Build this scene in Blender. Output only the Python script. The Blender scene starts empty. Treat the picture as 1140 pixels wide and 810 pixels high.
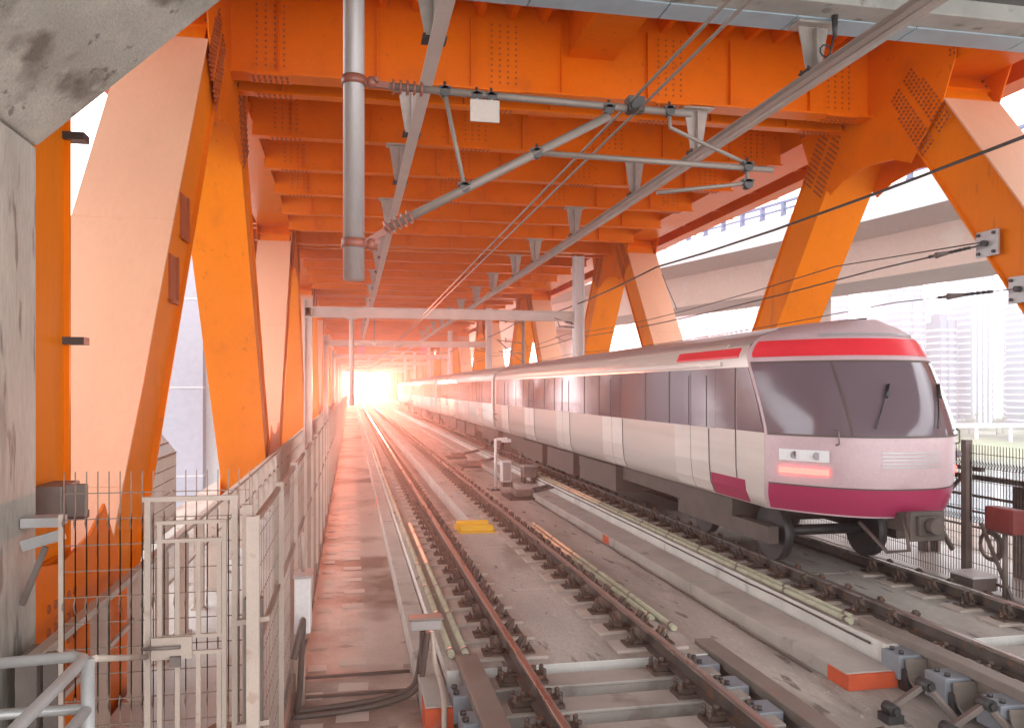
import bpy, math, random
from mathutils import Vector
random.seed(7)
R = math.radians
S = bpy.context.scene
COL = S.collection
# ------------------------------------------------------------------ camera, sky, sun, exposure
# The camera stands at the origin (2.5 m above rail level); +Y runs along the bridge.
cd = bpy.data.cameras.new('camera'); cam = bpy.data.objects.new('camera', cd); COL.objects.link(cam)
cam.location = (0, 0, 0); cam.rotation_euler = (R(90), 0, R(-11.25))
cd.sensor_width = 36; cd.lens = 900/1140*36; cd.shift_y = 27/1140
cd.clip_start = .05; cd.clip_end = 3000
S.camera = cam
SUN_EL, SUN_AZ = .55, 1.6          # a low sun straight down the bridge
w = bpy.data.worlds.new('World'); S.world = w; w.use_nodes = True
nt = w.node_tree; nt.nodes.clear()
o_ = nt.nodes.new('ShaderNodeOutputWorld'); bg = nt.nodes.new('ShaderNodeBackground')
sky = nt.nodes.new('ShaderNodeTexSky'); sky.sky_type = 'NISHITA'; sky.sun_disc = False
sky.sun_elevation = R(SUN_EL); sky.sun_rotation = R(SUN_AZ); sky.dust_density = 3
mx = nt.nodes.new('ShaderNodeMixRGB'); mx.inputs[0].default_value = .94
mx.inputs[2].default_value = (12.9, 13.0, 13.4, 1)      # the bright cloud layer in front of the clear sky
nt.links.new(sky.outputs[0], mx.inputs[1]); nt.links.new(mx.outputs[0], bg.inputs[0])
nt.links.new(bg.outputs[0], o_.inputs[0]); bg.inputs[1].default_value = .12
sl = bpy.data.lights.new('sun', 'SUN'); so = bpy.data.objects.new('sun', sl); COL.objects.link(so)
sl.energy = 3.5; sl.angle = R(.6); sl.color = (1, .30, .19)
sd = Vector((math.sin(R(SUN_AZ))*math.cos(R(SUN_EL)), math.cos(R(SUN_AZ))*math.cos(R(SUN_EL)), math.sin(R(SUN_EL))))
so.rotation_euler = (-sd).to_track_quat('-Z', 'Y').to_euler(); so.location = (0, 0, 30)
vs = S.view_settings; vs.view_transform = 'Standard'; vs.look = 'None'; vs.gamma = 1; vs.use_curve_mapping = False
vs.exposure = 1.35
HAZE = .0011
S.render.engine = 'CYCLES'
S.cycles.max_bounces = 8; S.cycles.diffuse_bounces = 5; S.cycles.volume_bounces = 1
S.cycles.use_denoising = True

# ------------------------------------------------------------------ materials
def mat(name, col, rough=.6, metal=0, var=.12, scale=1.5, stretch=(1, 1, 1), stain=None, grain=.05, bump=0, bscale=60, spec=.5):
    m = bpy.data.materials.new(name); m.use_nodes = True
    t = m.node_tree; N = t.nodes; L = t.links; b = N['Principled BSDF']
    g = N.new('ShaderNodeNewGeometry')
    mp = N.new('ShaderNodeMapping'); mp.inputs['Scale'].default_value = stretch
    L.new(g.outputs['Position'], mp.inputs['Vector'])
    def noise(sc, det=5):
        n = N.new('ShaderNodeTexNoise'); n.inputs['Scale'].default_value = sc; n.inputs['Detail'].default_value = det
        L.new(mp.outputs[0], n.inputs['Vector']); return n
    def ramp(src, a, c, lo=0, hi=1):
        r = N.new('ShaderNodeMapRange'); r.inputs['From Min'].default_value = a; r.inputs['From Max'].default_value = c
        r.inputs['To Min'].default_value = lo; r.inputs['To Max'].default_value = hi
        L.new(src, r.inputs['Value']); return r.outputs[0]
    def mixc(fac, a, c):
        x = N.new('ShaderNodeMixRGB')
        if isinstance(fac, float): x.inputs[0].default_value = fac
        else: L.new(fac, x.inputs[0])
        for i, v in ((1, a), (2, c)):
            if isinstance(v, tuple): x.inputs[i].default_value = (*v[:3], 1)
            else: L.new(v, x.inputs[i])
        return x.outputs[0]
    n1 = noise(scale)
    dk = tuple(c*(1-var) for c in col); lt = tuple(min(1, c*(1+var)) for c in col)
    c = mixc(ramp(n1.outputs[0], .3, .7), dk, lt)
    n2 = noise(scale*22, 3)
    c = mixc(ramp(n2.outputs[0], .35, .75, 0, grain*4), c, tuple(x*.55 for x in col))
    for s in (stain or []):
        n3 = noise(s[2], 6)
        c = mixc(ramp(n3.outputs[0], s[1], s[1]+s[3], 0, s[4]), c, s[0])
    L.new(c, b.inputs['Base Color'])
    L.new(ramp(n1.outputs[0], .2, .8, max(.02, rough-.1), min(1, rough+.1)), b.inputs['Roughness'])
    b.inputs['Metallic'].default_value = metal; b.inputs['Specular IOR Level'].default_value = spec
    if bump:
        n4 = noise(bscale, 4); bp = N.new('ShaderNodeBump'); bp.inputs['Strength'].default_value = bump; bp.inputs['Distance'].default_value = .02
        L.new(n4.outputs[0], bp.inputs['Height']); L.new(bp.outputs[0], b.inputs['Normal'])
    return m
def emit(name, col, st):
    m = bpy.data.materials.new(name); m.use_nodes = True; b = m.node_tree.nodes['Principled BSDF']
    b.inputs['Base Color'].default_value = (*col, 1); b.inputs['Emission Color'].default_value = (*col, 1); b.inputs['Emission Strength'].default_value = st
    return m
OR = (.76, .152, .001)
mOR = mat('orange_paint', OR, .36, var=.08, scale=.6, stain=[((.42, .085, .01), .57, 1.3, .2, .4), ((.30, .07, .015), .66, 5, .06, .35)], grain=.03, spec=.1)
mORS = mat('orange_paint_streaked', (.80, .195, .002), .45, var=.07, scale=.5, stretch=(1.5, 1.5, .3), stain=[((.50, .115, .01), .56, 1.5, .22, .4), ((.34, .085, .02), .66, 5, .06, .35)], grain=.03, spec=.12)
mSKYLIT = mat('skylit_peach_paint', (.74, .38, .235), .5, var=.07, scale=.5, stretch=(2.2, 1, .3), stain=[((.66, .36, .22), .52, 1.0, .25, .5), ((.55, .36, .27), .64, 3.5, .12, .2)], grain=.03)  # sky light on the upward flanges, painted in as pale peach
mBOLT = mat('dark_orange_bolts', (.36, .07, .012), .5)
mCON = mat('board_marked_concrete', (.44, .41, .35), .85, var=.25, scale=.9, stretch=(3, 2, .45), stain=[((.12, .10, .08), .53, 1.0, .12, .85), ((.10, .085, .07), .62, 3.2, .05, .7), ((.55, .51, .43), .6, 2.6, .12, .5)], grain=.1, bump=.5, bscale=26)
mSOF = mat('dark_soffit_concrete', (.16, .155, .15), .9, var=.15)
mLIP = mat('pale_worn_concrete', (.40, .38, .34), .85, var=.15, scale=2, stain=[((.16, .13, .1), .6, 3, .08, .8)], bump=.3)
mBLU = mat('blue_grey_flashing', (.34, .42, .46), .5, var=.1, scale=3)
mSLAB = mat('dusty_track_concrete', (.47, .42, .37), .85, var=.2, scale=1.1, stretch=(1.7, .4, 1), stain=[((.22, .175, .14), .54, .8, .15, .75), ((.13, .10, .085), .62, 4, .06, .75), ((.58, .52, .46), .62, 7, .08, .5)], grain=.1, bump=.4, bscale=40)
mWALK = mat('stained_walkway_concrete', (.53, .42, .36), .7, var=.14, scale=.8, stain=[((.17, .10, .07), .48, .5, .13, .9), ((.13, .10, .085), .64, 3.2, .05, .6)], grain=.06, bump=.25, bscale=45)
mFLOOR = mat('pale_platform_concrete', (.55, .53, .50), .35, var=.1, scale=.9, stain=[((.30, .22, .17), .64, 1.1, .06, .6)])
mWHITE = mat('whitewashed_concrete', (.66, .63, .58), .8, var=.1, scale=1.6, stretch=(1, 1, .5), stain=[((.34, .30, .26), .58, 1.7, .15, .7)], grain=.05, bump=.2)
mKERB = mat('grey_kerb_concrete', (.44, .395, .35), .85, var=.15, scale=1.8, stain=[((.2, .17, .14), .6, 2.4, .1, .6)], bump=.3)
mRED = mat('red_painted_concrete', (.62, .10, .035), .7, var=.15, scale=5, stain=[((.35, .2, .15), .62, 6, .08, .7)])
mPLATE = mat('pinkish_steel_plate', (.52, .43, .37), .6, var=.15)
mRAIL = mat('brown_rail_steel', (.10, .078, .066), .6, .3, var=.2, scale=5, stain=[((.24, .11, .05), .55, 8, .1, .6)])
mHEAD = mat('polished_rail_head', (.50, .44, .40), .3, .85, var=.1, scale=2, stretch=(6, .4, 1))
mIRON = mat('rusty_clip_iron', (.12, .085, .068), .65, .4, var=.3, scale=9, stain=[((.26, .12, .06), .58, 12, .1, .7)])
mPAD = mat('grey_pad', (.46, .385, .33), .8, var=.15, scale=4)
mSTEEL = mat('galvanised_steel', (.46, .45, .44), .45, .35, var=.12, scale=4, stain=[((.26, .22, .18), .62, 7, .08, .5)])
mGALV = mat('weathered_aluminium', (.25, .205, .175), .55, .2, var=.14, scale=3, stain=[((.28, .19, .14), .60, 5, .1, .6)])
mPOLE = mat('stained_grey_pole', (.38, .34, .325), .42, .35, var=.14, scale=2, stretch=(2, 2, .4), stain=[((.33, .22, .17), .58, 3, .1, .55)])
mDARK = mat('dark_steel', (.075, .07, .068), .5, .5, var=.2, scale=6)
mBROWN = mat('brown_grey_steel', (.20, .16, .14), .55, .3, var=.2, scale=5)
mFENCE = mat('buff_painted_steel', (.48, .385, .32), .55, .1, var=.12, scale=3, stain=[((.34, .22, .15), .64, 8, .06, .5)])
mWIRE = mat('buff_mesh_wire', (.27, .195, .155), .5, .3)
mINS = mat('red_brown_insulator', (.27, .085, .055), .35, var=.15)
mPIPE = mat('pale_yellow_conduit', (.42, .39, .28), .8, var=.14, scale=5, stain=[((.30, .25, .18), .54, 6, .12, .7)], spec=.2)
mYEL = mat('yellow_paint', (.85, .50, .015), .5, var=.08)
mBLOCK = mat('grey_blue_block', (.25, .265, .29), .6, .1, var=.12, scale=4, stain=[((.2, .16, .13), .62, 5, .08, .6)])
mSLEEP = mat('dusty_steel_sleeper', (.40, .355, .315), .6, .1, var=.12, scale=2, stain=[((.2, .16, .13), .56, 3, .12, .7)])
mPORT = mat('pale_portal_steel', (.58, .50, .45), .5, .1, var=.08, scale=2)  # portal steel, lightened in colour to carry the paleness of distance haze
mDRED = mat('dull_red_enamel', (.26, .06, .05), .55, var=.15, scale=5)
mCOND = mat('worn_conductor_aluminium', (.40, .345, .30), .45, .3, var=.12, scale=3, stretch=(2, .4, 2))
mBOXW = mat('white_enamel', (.76, .74, .72), .4, var=.06)
mBOXG = mat('grey_enamel', (.40, .36, .34), .5, var=.1)
mRUB = mat('brown_rubber_hose', (.11, .08, .065), .6)
mPINK = mat('pink_sign_board', (.80, .20, .25), .5)
mPANEL = mat('silver_train_paint', (.70, .63, .57), .3, .25, var=.06, scale=.35, stretch=(1, .12, 2), grain=.02, stain=[((.48, .40, .34), .56, 1.6, .2, .45)])
mROOF = mat('train_roof_grey', (.50, .47, .46), .35, .3, var=.06, scale=.4, stretch=(1, .08, 1))
mGLASS = mat('dark_train_glass', (.15, .105, .12), .10, var=.1, scale=.3, spec=.8, grain=.0)
mTRED = mat('train_red', (.78, .035, .05), .35, var=.05)
mCRIM = mat('train_crimson', (.36, .035, .09), .35, var=.06)
mMAUVE = mat('mauve_nose_paint', (.58, .41, .42), .38, var=.1, scale=1.2, stain=[((.36, .22, .23), .56, 1.5, .2, .5)])
mUNDER = mat('underframe_grime', (.10, .075, .062), .75, var=.25, scale=3)
mLAMP = emit('lit_red_lamp', (1, .05, .04), 4)
mVIA = mat('viaduct_concrete', (.42, .29, .235), .8, var=.06, scale=.2, stain=[((.42, .35, .3), .6, .5, .1, .5)])
mPAR = mat('parapet_concrete', (.50, .49, .49), .75, var=.06, scale=.3)
mBRAIL = mat('blue_grey_railing', (.13, .15, .27), .5)
mTOW = mat('white_pylon_concrete', (.34, .33, .37), .8, var=.05, scale=.15)
mLEAF = mat('hazy_leaves', (.07, .11, .055), .8, var=.3, scale=.4)
mTRUNK = mat('bark', (.12, .09, .07), .9)
mRIVER = mat('pale_river_water', (.16, .19, .19), .12, var=.1, scale=.03)
mBANK = mat('grassy_bank', (.17, .21, .10), .9, var=.25, scale=.04, stain=[((.4, .37, .32), .6, .06, .08, .7)])
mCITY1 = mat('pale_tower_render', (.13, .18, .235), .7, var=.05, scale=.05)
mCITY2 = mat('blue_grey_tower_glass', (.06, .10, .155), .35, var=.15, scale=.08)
mCITYW = mat('white_tower_slab', (.74, .74, .75), .7, var=.04, scale=.05)

# ------------------------------------------------------------------ mesh builder
WO = {}
class MB:
    def __init__(s): s.v = []; s.f = []; s.m = []; s.sm = []
    def add(s, vs, fs, mi=0, smooth=False):
        n = len(s.v); s.v += [tuple(p) for p in vs]
        for f in fs: s.f.append(tuple(n+i for i in f)); s.m.append(mi); s.sm.append(smooth)
        return s
    def box(s, x0, x1, y0, y1, z0, z1, mi=0):
        return s.add([(x0, y0, z0), (x1, y0, z0), (x1, y1, z0), (x0, y1, z0), (x0, y0, z1), (x1, y0, z1), (x1, y1, z1), (x0, y1, z1)],
                     [(3, 2, 1, 0), (4, 5, 6, 7), (0, 1, 5, 4), (1, 2, 6, 5), (2, 3, 7, 6), (3, 0, 4, 7)], mi)
    def bar(s, p0, p1, wd, ht, up=(0, 0, 1), mi=0):       # rectangular bar between two points
        p0 = Vector(p0); p1 = Vector(p1); d = (p1-p0).normalized(); up = Vector(up)
        x = d.cross(up)
        if x.length < 1e-4: x = d.cross(Vector((1, 0, 0)))
        x.normalize(); y = x.cross(d).normalized(); vs = []
        for p in (p0, p1):
            for a, b in ((-1, -1), (1, -1), (1, 1), (-1, 1)): vs.append(p + x*a*wd/2 + y*b*ht/2)
        return s.add(vs, [(0, 1, 2, 3), (7, 6, 5, 4), (1, 0, 4, 5), (2, 1, 5, 6), (3, 2, 6, 7), (0, 3, 7, 4)], mi)
    def cyl(s, p0, p1, r, r2=None, n=10, mi=0):
        return s.tube([p0, p1], [r, r if r2 is None else r2], n, mi)
    def tube(s, pts, r, n=8, mi=0):
        pts = [Vector(p) for p in pts]; k = len(pts); rs = r if isinstance(r, (list, tuple)) else [r]*k
        vs = []; x = None
        for i, p in enumerate(pts):
            d = (pts[min(i+1, k-1)]-pts[max(i-1, 0)]).normalized()
            if x is None:
                x = d.cross(Vector((0, 0, 1)))
                if x.length < 1e-3: x = Vector((1, 0, 0))
            x = (x - d*x.dot(d)).normalized(); y = d.cross(x)
            for j in range(n):
                a = 2*math.pi*j/n; vs.append(p + (x*math.cos(a)+y*math.sin(a))*rs[i])
        fs = [(i*n+j, i*n+(j+1) % n, (i+1)*n+(j+1) % n, (i+1)*n+j) for i in range(k-1) for j in range(n)]
        s.add(vs, fs, mi, True)
        b = len(s.v)-len(vs)
        s.f.append(tuple(b+j for j in reversed(range(n)))); s.m.append(mi); s.sm.append(False)
        s.f.append(tuple(b+(k-1)*n+j for j in range(n))); s.m.append(mi); s.sm.append(False)
        return s
    def prism(s, pts, axis, a0, a1, mi=0, caps=True):          # polygon extruded along an axis
        n = len(pts)
        def P(p, a): return {'x': (a, p[0], p[1]), 'y': (p[0], a, p[1]), 'z': (p[0], p[1], a)}[axis]
        vs = [P(p, a0) for p in pts]+[P(p, a1) for p in pts]
        fs = [(i, (i+1) % n, n+(i+1) % n, n+i) for i in range(n)]
        if caps: fs += [tuple(reversed(range(n))), tuple(range(n, 2*n))]
        return s.add(vs, fs, mi)
    def ball(s, c, r, sx=1, sy=1, sz=1, mi=0):
        vs = []; n = 8; k = 5
        for i in range(k+1):
            t = math.pi*i/k
            for j in range(n): vs.append((c[0]+r*sx*math.sin(t)*math.cos(2*math.pi*j/n), c[1]+r*sy*math.sin(t)*math.sin(2*math.pi*j/n), c[2]+r*sz*math.cos(t)))
        return s.add(vs, [(i*n+j, i*n+(j+1) % n, (i+1)*n+(j+1) % n, (i+1)*n+j) for i in range(k) for j in range(n)], mi, True)
    def mesh(s, name, ms, off):
        me = bpy.data.meshes.new(name)
        me.from_pydata([(p[0]-off[0], p[1]-off[1], p[2]-off[2]) for p in s.v], [], s.f); me.update()
        for m in (ms if isinstance(ms, (list, tuple)) else [ms]): me.materials.append(m)
        me.polygons.foreach_set('material_index', s.m); me.polygons.foreach_set('use_smooth', s.sm)
        import bmesh
        bm = bmesh.new(); bm.from_mesh(me); bmesh.ops.recalc_face_normals(bm, faces=bm.faces); bm.to_mesh(me); bm.free()
        return me
    def build(s, name, ms, parent=None, bevel=0):
        xs = [p[0] for p in s.v]; ys = [p[1] for p in s.v]; zs = [p[2] for p in s.v]
        c = Vector(((min(xs)+max(xs))/2, (min(ys)+max(ys))/2, min(zs)))
        ob = bpy.data.objects.new(name, s.mesh(name, ms, c)); COL.objects.link(ob)
        WO[ob] = c
        if parent: ob.parent = parent; ob.location = c-WO[parent]
        else: ob.location = c
        if bevel:
            bv = ob.modifiers.new('bevel', 'BEVEL'); bv.width = bevel; bv.segments = 2; bv.limit_method = 'ANGLE'
        return ob
def tag(o, label, cat, group=None, kind=None):
    if label: o['label'] = label
    if cat: o['category'] = cat
    if group: o['group'] = group
    if kind: o['kind'] = kind
    return o
def thing(name, loc, label, cat, group=None):
    o = bpy.data.objects.new(name, None); COL.objects.link(o); o.location = loc; o.empty_display_size = .2
    WO[o] = Vector(loc); return tag(o, label, cat, group)
def struct(o): o['kind'] = 'structure'; return o
def clone(o, loc, label=None, parent=None):
    c = o.copy(); COL.objects.link(c)
    if parent: c.parent = parent
    else:
        WO[c] = Vector(loc); c.location = loc
        if label: c['label'] = label
    for ch in kids.get(o, []): clone(ch, None, None, c)
    return c
kids = {}
def note_kids(o):
    def rec(x):
        kids[x] = [c for c in COL.objects if c.parent == x]
        for c in kids[x]: rec(c)
    rec(o)

# ------------------------------------------------------------------ main dimensions (metres, camera at z = 0)
ZF, ZP, ZR = -3.07, -2.72, -2.52            # bridge floor, track plinth top, rail top
XL, XR = -2.2, 10.83                        # inner faces of the two trusses
PANEL, NP = 17.5, 16
Y1 = 15.4                                   # first upper node
YT = [Y1+PANEL*k for k in range(NP)]
YB = [Y1-PANEL/2+PANEL*k for k in range(NP+1)]
ZT, ZB = 7.5, -4.15
YEND = YB[-1]

# ------------------------------------------------------------------ terrain
b = MB(); b.add([(-300, -60, -30), (520, -60, -30), (520, 480, -30), (-300, 480, -30)], [(0, 1, 2, 3)])
struct(b.build('river', mRIVER))
b = MB(); n = 24
vs = []; fs = []
prof = [(0, -31), (14, -26), (26, -22), (40, -20), (120, -19)]
for i in range(n+1):
    t = i/n; x = -60+560*t; y0 = 420-.2*x+4*math.sin(i*1.7)
    for (q, z) in prof: vs.append((x+q*.15, y0-70+q*.9, z+random.uniform(-.4, .4)))
k = len(prof)
for i in range(n):
    for j in range(k-1): fs.append((i*k+j, i*k+j+1, (i+1)*k+j+1, (i+1)*k+j))
b.add(vs, fs, 0, True); struct(b.build('riverbank', mBANK))

# ------------------------------------------------------------------ bridge floor
b = MB(); b.box(-4.4, 14.0, -3, YEND+2, ZF-.5, ZF); struct(b.build('bridge_deck', mSLAB))
b = MB(); b.box(-.53, .64, 3, YEND, ZF+.004, ZF+.012); struct(b.build('walkway', mWALK))
b = MB(); b.box(-2.05, -.62, 3, YEND, ZF+.05, ZF+.22); struct(b.build('side_path', mFLOOR))
b = MB(); b.box(8.75, 10.6, 3, YEND, ZF+.05, ZF+.22); struct(b.build('far_side_path', mFLOOR))

# ------------------------------------------------------------------ track slabs (plinths)
GAP = 7.75
def slab(x0, x1, y0, y1, label, seglen=6.0, name='track_plinth'):
    t = thing(name, ((x0+x1)/2, y0, ZF), label, 'concrete plinth')
    y = y0
    while y < y1:
        e = min(y+seglen, y1)
        m = MB(); m.box(x0, x1, y+.008, e-.008, ZF+.002, ZP, 1); m.m[-5] = 0
        m.build('slab_block', [mSLAB, mWHITE], t, .008); y = e
    return t
slab(.90, 3.60, GAP, 16.6, 'wide flat concrete slab under both rails of the near track, beside the open gap', 2.95)
slab(.90, 1.93, 16.6, 110, 'long concrete plinth under the left rail of the near track', 6)
slab(2.40, 3.60, 16.6, 110, 'long white faced concrete plinth under the right rail of the near track', 6)
slab(5.58, 8.30, GAP-.1, 110, 'long white sided concrete plinth carrying the track under the train', 3.1)
m = MB(); m.box(.90, 3.60, 110, YEND, ZF, ZP); m.box(5.58, 8.30, 110, YEND, ZF, ZP)
struct(m.build('track_bed', mSLAB))
# low kerbs with red ends and stepped blocks
def low_kerb(x0, x1, y0, y1, label, step, red_every):
    t = thing('low_kerb', ((x0+x1)/2, y0, ZF), label, 'kerb')
    y = y0; i = 0
    while y < y1:
        e = min(y+step, y1); zt = ZF+(.17 if x0 > 2 else .25)
        m = MB(); m.box(x0, x1, y+.012, e-.012, ZF+.003, zt); m.build('kerb_block', mKERB, t, .012)
        if i % red_every == 0:
            r = MB(); r.box(x0-.006, x1+.006, y-.03, y+.34, ZF+.004, zt-.012); r.build('red_end', mRED, t)
        y = e; i += 1
    return t
low_kerb(.645, .885, 7.15, 70, 'low grey concrete kerb with red end between walkway and near track', 1.55, 9)
low_kerb(4.95, 5.50, 7.4, 60, 'low grey concrete kerb with bright red end below the train track', 3.9, 2)
# steel cover plates let into the kerb top and walkway
def plates(x, y0, n, dy, wd, ln, label, grp):
    p = None
    for i in range(n):
        y = y0+i*dy
        if p is None:
            m = MB(); m.box(x-wd/2, x+wd/2, y-ln/2, y+ln/2, ZF+.0125, ZF+.0131); p = tag(m.build('cast_in_plate', mPLATE), label, 'steel plate', grp)
        else:
            c = p.copy(); COL.objects.link(c); c.location = (x+random.uniform(-.02, .02), y+random.uniform(-.03, .03), ZF+.0125); c.rotation_euler.z = random.uniform(-.05, .05)
plates(.03, 6.9, 22, .79, .30, .22, 'pale rectangular steel plate set in the middle of the stained walkway', 'plates along the middle of the walkway')
plates(-.37, 6.7, 18, .79, .20, .20, 'pale rectangular steel plate set in the walkway floor along the fence foot', 'plates along the fence foot')

# ------------------------------------------------------------------ rails
def rail(x, y0, y1, label, curve=None, zr=ZR):
    pr = [(-.072, -.176), (.072, -.176), (.072, -.164), (.012, -.148), (.010, -.045), (.036, -.034), (.036, -.006), (.026, 0), (-.026, 0), (-.036, -.006), (-.036, -.034), (-.010, -.045), (-.012, -.148), (-.072, -.164)]
    m = MB(); n = len(pr)
    ys = [y0, y1] if not curve else [y0+(y1-y0)*i/24 for i in range(25)]
    vs = [((x if not curve else curve(y))+p[0], y, zr+p[1]) for y in ys for p in pr]
    for k in range(len(ys)-1):
        for j in range(n): m.f.append((k*n+j, k*n+(j+1) % n, (k+1)*n+(j+1) % n, (k+1)*n+j)); m.m.append(1 if 5 <= j <= 9 else 0); m.sm.append(False)
    m.v = vs
    m.f.append(tuple(range(n))); m.m.append(0); m.sm.append(False)
    return tag(m.build('rail', [mRAIL, mHEAD]), label, 'rail')
RX = (1.57, 3.07, 6.13, 7.63)
rail(RX[0], 2.5, YEND, 'brown steel rail, left one of the near track, beside the two yellow pipes')
rail(RX[1], 2.5, YEND, 'brown steel rail, right one of the near track, beyond the yellow block')
rail(RX[2], 2.5, YEND, 'dark steel rail on the white sided plinth, nearer rail under the train')
rail(RX[3], 2.5, YEND, 'dark steel rail with shiny top, farther rail under the train')

# rail fasteners: pad, base plate and two clips, one thing each
def fast_mesh(full):
    pad = MB(); pad.box(-.37, .37, -.16, .16, 0, .024)
    base = MB(); base.box(-.25, .25, -.10, .10, .022, .042)
    for sx in (-1, 1): base.cyl((sx*.205, 0, .042), (sx*.205, 0, .075), .024, n=6); base.cyl((sx*.205, 0, .07), (sx*.205, 0, .10), .012, n=5)
    clips = []
    for sx in (-1, 1):
        c = MB(); c.box(*sorted((sx*.075, sx*.16)), -.055, .055, .042, .072)
        c.prism([(sx*.075, .07), (sx*.13, .07), (sx*.15, .17), (sx*.12, .185)], 'y', -.045, -.02)
        c.tube([(sx*.05, -.05, .066), (sx*.10, -.07, .085), (sx*.155, -.05, .15), (sx*.13, -.01, .165), (sx*.09, 0, .08), (sx*.13, .02, .165), (sx*.16, .055, .145), (sx*.10, .07, .085), (sx*.05, .05, .066)], .013, 5)
        c.prism([(sx*.10, .072), (sx*.17, .072), (sx*.185, .15), (sx*.165, .155)], 'y', -.012, .012)
        clips.append(c)
    return pad, base, clips
pad, base, clips = fast_mesh(True)
z0 = Vector((0, 0, 0))
mePad = pad.mesh('pad', mPAD, z0); meBase = base.mesh('rail_fastener', mIRON, z0)
meClip = [c.mesh('spring_clip', mIRON, z0) for c in clips]
cheap = MB(); cheap.box(-.37, .37, -.16, .16, 0, .02); cheap.box(-.22, .22, -.09, .09, .02, .045, 1)
for sx in (-1, 1): cheap.prism([(sx*.06, .05), (sx*.17, .05), (sx*.175, .15), (sx*.13, .155)], 'y', -.06, .06, 1)
meFar = cheap.mesh('rail_fastener', [mPAD, mIRON], z0)
FL = {0: ('rusty spring clip fastener holding the left rail of the near track', 'fasteners along the left rail of the near track'),
      1: ('rusty spring clip fastener holding the right rail of the near track', 'fasteners along the right rail of the near track'),
      2: ('dark spring clip fastener under the nearer rail below the train', 'fasteners along the nearer rail below the train'),
      3: ('dark spring clip fastener beneath the farther rail below the train', 'fasteners along the farther rail below the train')}
spots = []
for r in range(4):
    y = 8.1; i = 0
    while y < 105: spots.append((y, r)); y += .62
spots.sort()
vis = [s for s in spots if s[1] != 3 or s[0] < 11][:298]
rest = [s for s in spots if s[0] > vis[-1][0] and s[1] != 3]
for y, r in vis:
    near = y < 26
    o = bpy.data.objects.new('rail_fastener', meBase if near else meFar); COL.objects.link(o)
    o.location = (RX[r], y+random.uniform(-.02, .02), ZP+.001); o.rotation_euler.z = random.uniform(-.03, .03); o.scale = (1.05, 1.1, 1.2)
    tag(o, FL[r][0], 'rail fastener', FL[r][1])
    if near:
        for nm, me in (('pad', mePad), ('spring_clip', meClip[0]), ('spring_clip', meClip[1])):
            c = bpy.data.objects.new(nm, me); COL.objects.link(c); c.parent = o
            if nm == 'spring_clip': c.rotation_euler.x = random.uniform(-.06, .06); c.location.y = random.uniform(-.008, .008)
m = MB()
for y, r in rest:
    x = RX[r]; m.box(x-.30, x+.30, y-.16, y+.16, ZP+.001, ZP+.02); 
    for sx in (-1, 1): m.box(*sorted((x+sx*.08, x+sx*.18)), y-.07, y+.07, ZP+.02, ZP+.14)
tag(m.build('distant_rail_fasteners', mIRON), 'rows of tiny rail fasteners fading into the glow far down both tracks', 'rail fasteners', None, 'stuff')

# ------------------------------------------------------------------ open gap with steel sleepers
def sleeper(x0, x1, y, label, grp, rx):
    t = thing('steel_sleeper', ((x0+x1)/2, y, ZF), label, 'sleeper', grp)
    m = MB(); m.box(x0, x1, y-.16, y+.16, ZP-.06, ZP-.03); m.box(x0+.02, x1-.02, y-.13, y-.10, ZF+.03, ZP-.06); m.box(x0+.02, x1-.02, y+.10, y+.13, ZF+.03, ZP-.06)
    m.box(x0, x1, y-.15, y+.15, ZF+.004, ZF+.03); m.build('beam', mSLEEP, t, .006)
    for x in rx:
        c = MB(); c.box(x-.23, x+.23, y-.11, y+.11, ZP-.03, ZP+.006)
        for sx in (-1, 1):
            c.box(*sorted((x+sx*.075, x+sx*.19)), y-.075, y+.075, ZP+.006, ZP+.045); c.box(*sorted((x+sx*.05, x+sx*.13)), y-.05, y+.05, ZP+.045, ZP+.07)
            for q in (-.06, .06):
                c.cyl((x+sx*.20, y+q, ZP), (x+sx*.20, y+q, ZP+.075), .022, n=6); c.ball((x+sx*.20, y+q, ZP+.085), .024)
            c.cyl((x+sx*.11, y, ZP+.06), (x+sx*.11, y, ZP+.115), .03, n=6)
        c.build('clamp', mIRON, t)
for i in range(6): sleeper(1.22, 3.5, 7.42-.60*i, 'dusty grey dust-covered steel sleeper spanning the gap under the near track', 'steel sleepers in the gap of the near track', RX[:2])
for i in range(6): sleeper(5.95, 8.2, 7.30-.60*i, 'grey steel sleeper spanning the gap under the train track', 'steel sleepers in the gap of the train track', RX[2:])
def gap_beam(x0, x1, y1, zt, label):
    m = MB(); m.box(x0, x1, 2.6, y1, zt-.10, zt); m.box(x0+.04, x1-.04, 2.6, y1-.02, zt-.24, zt-.10)
    tag(m.build('steel_cover_beam', mGALV, None, .008), label, 'steel beam')
gap_beam(1.02, 1.24, 8.05, ZP+.06, 'grey steel cover beam where the two left yellow pipes end')
gap_beam(3.62, 3.82, 8.15, ZP+.03, 'long grey steel cover beam right of the near track, over dark brackets')
gap_beam(5.72, 5.90, 8.35, ZP+.09, 'long grey steel cover beam laid over the four blue grey blocks')
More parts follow.
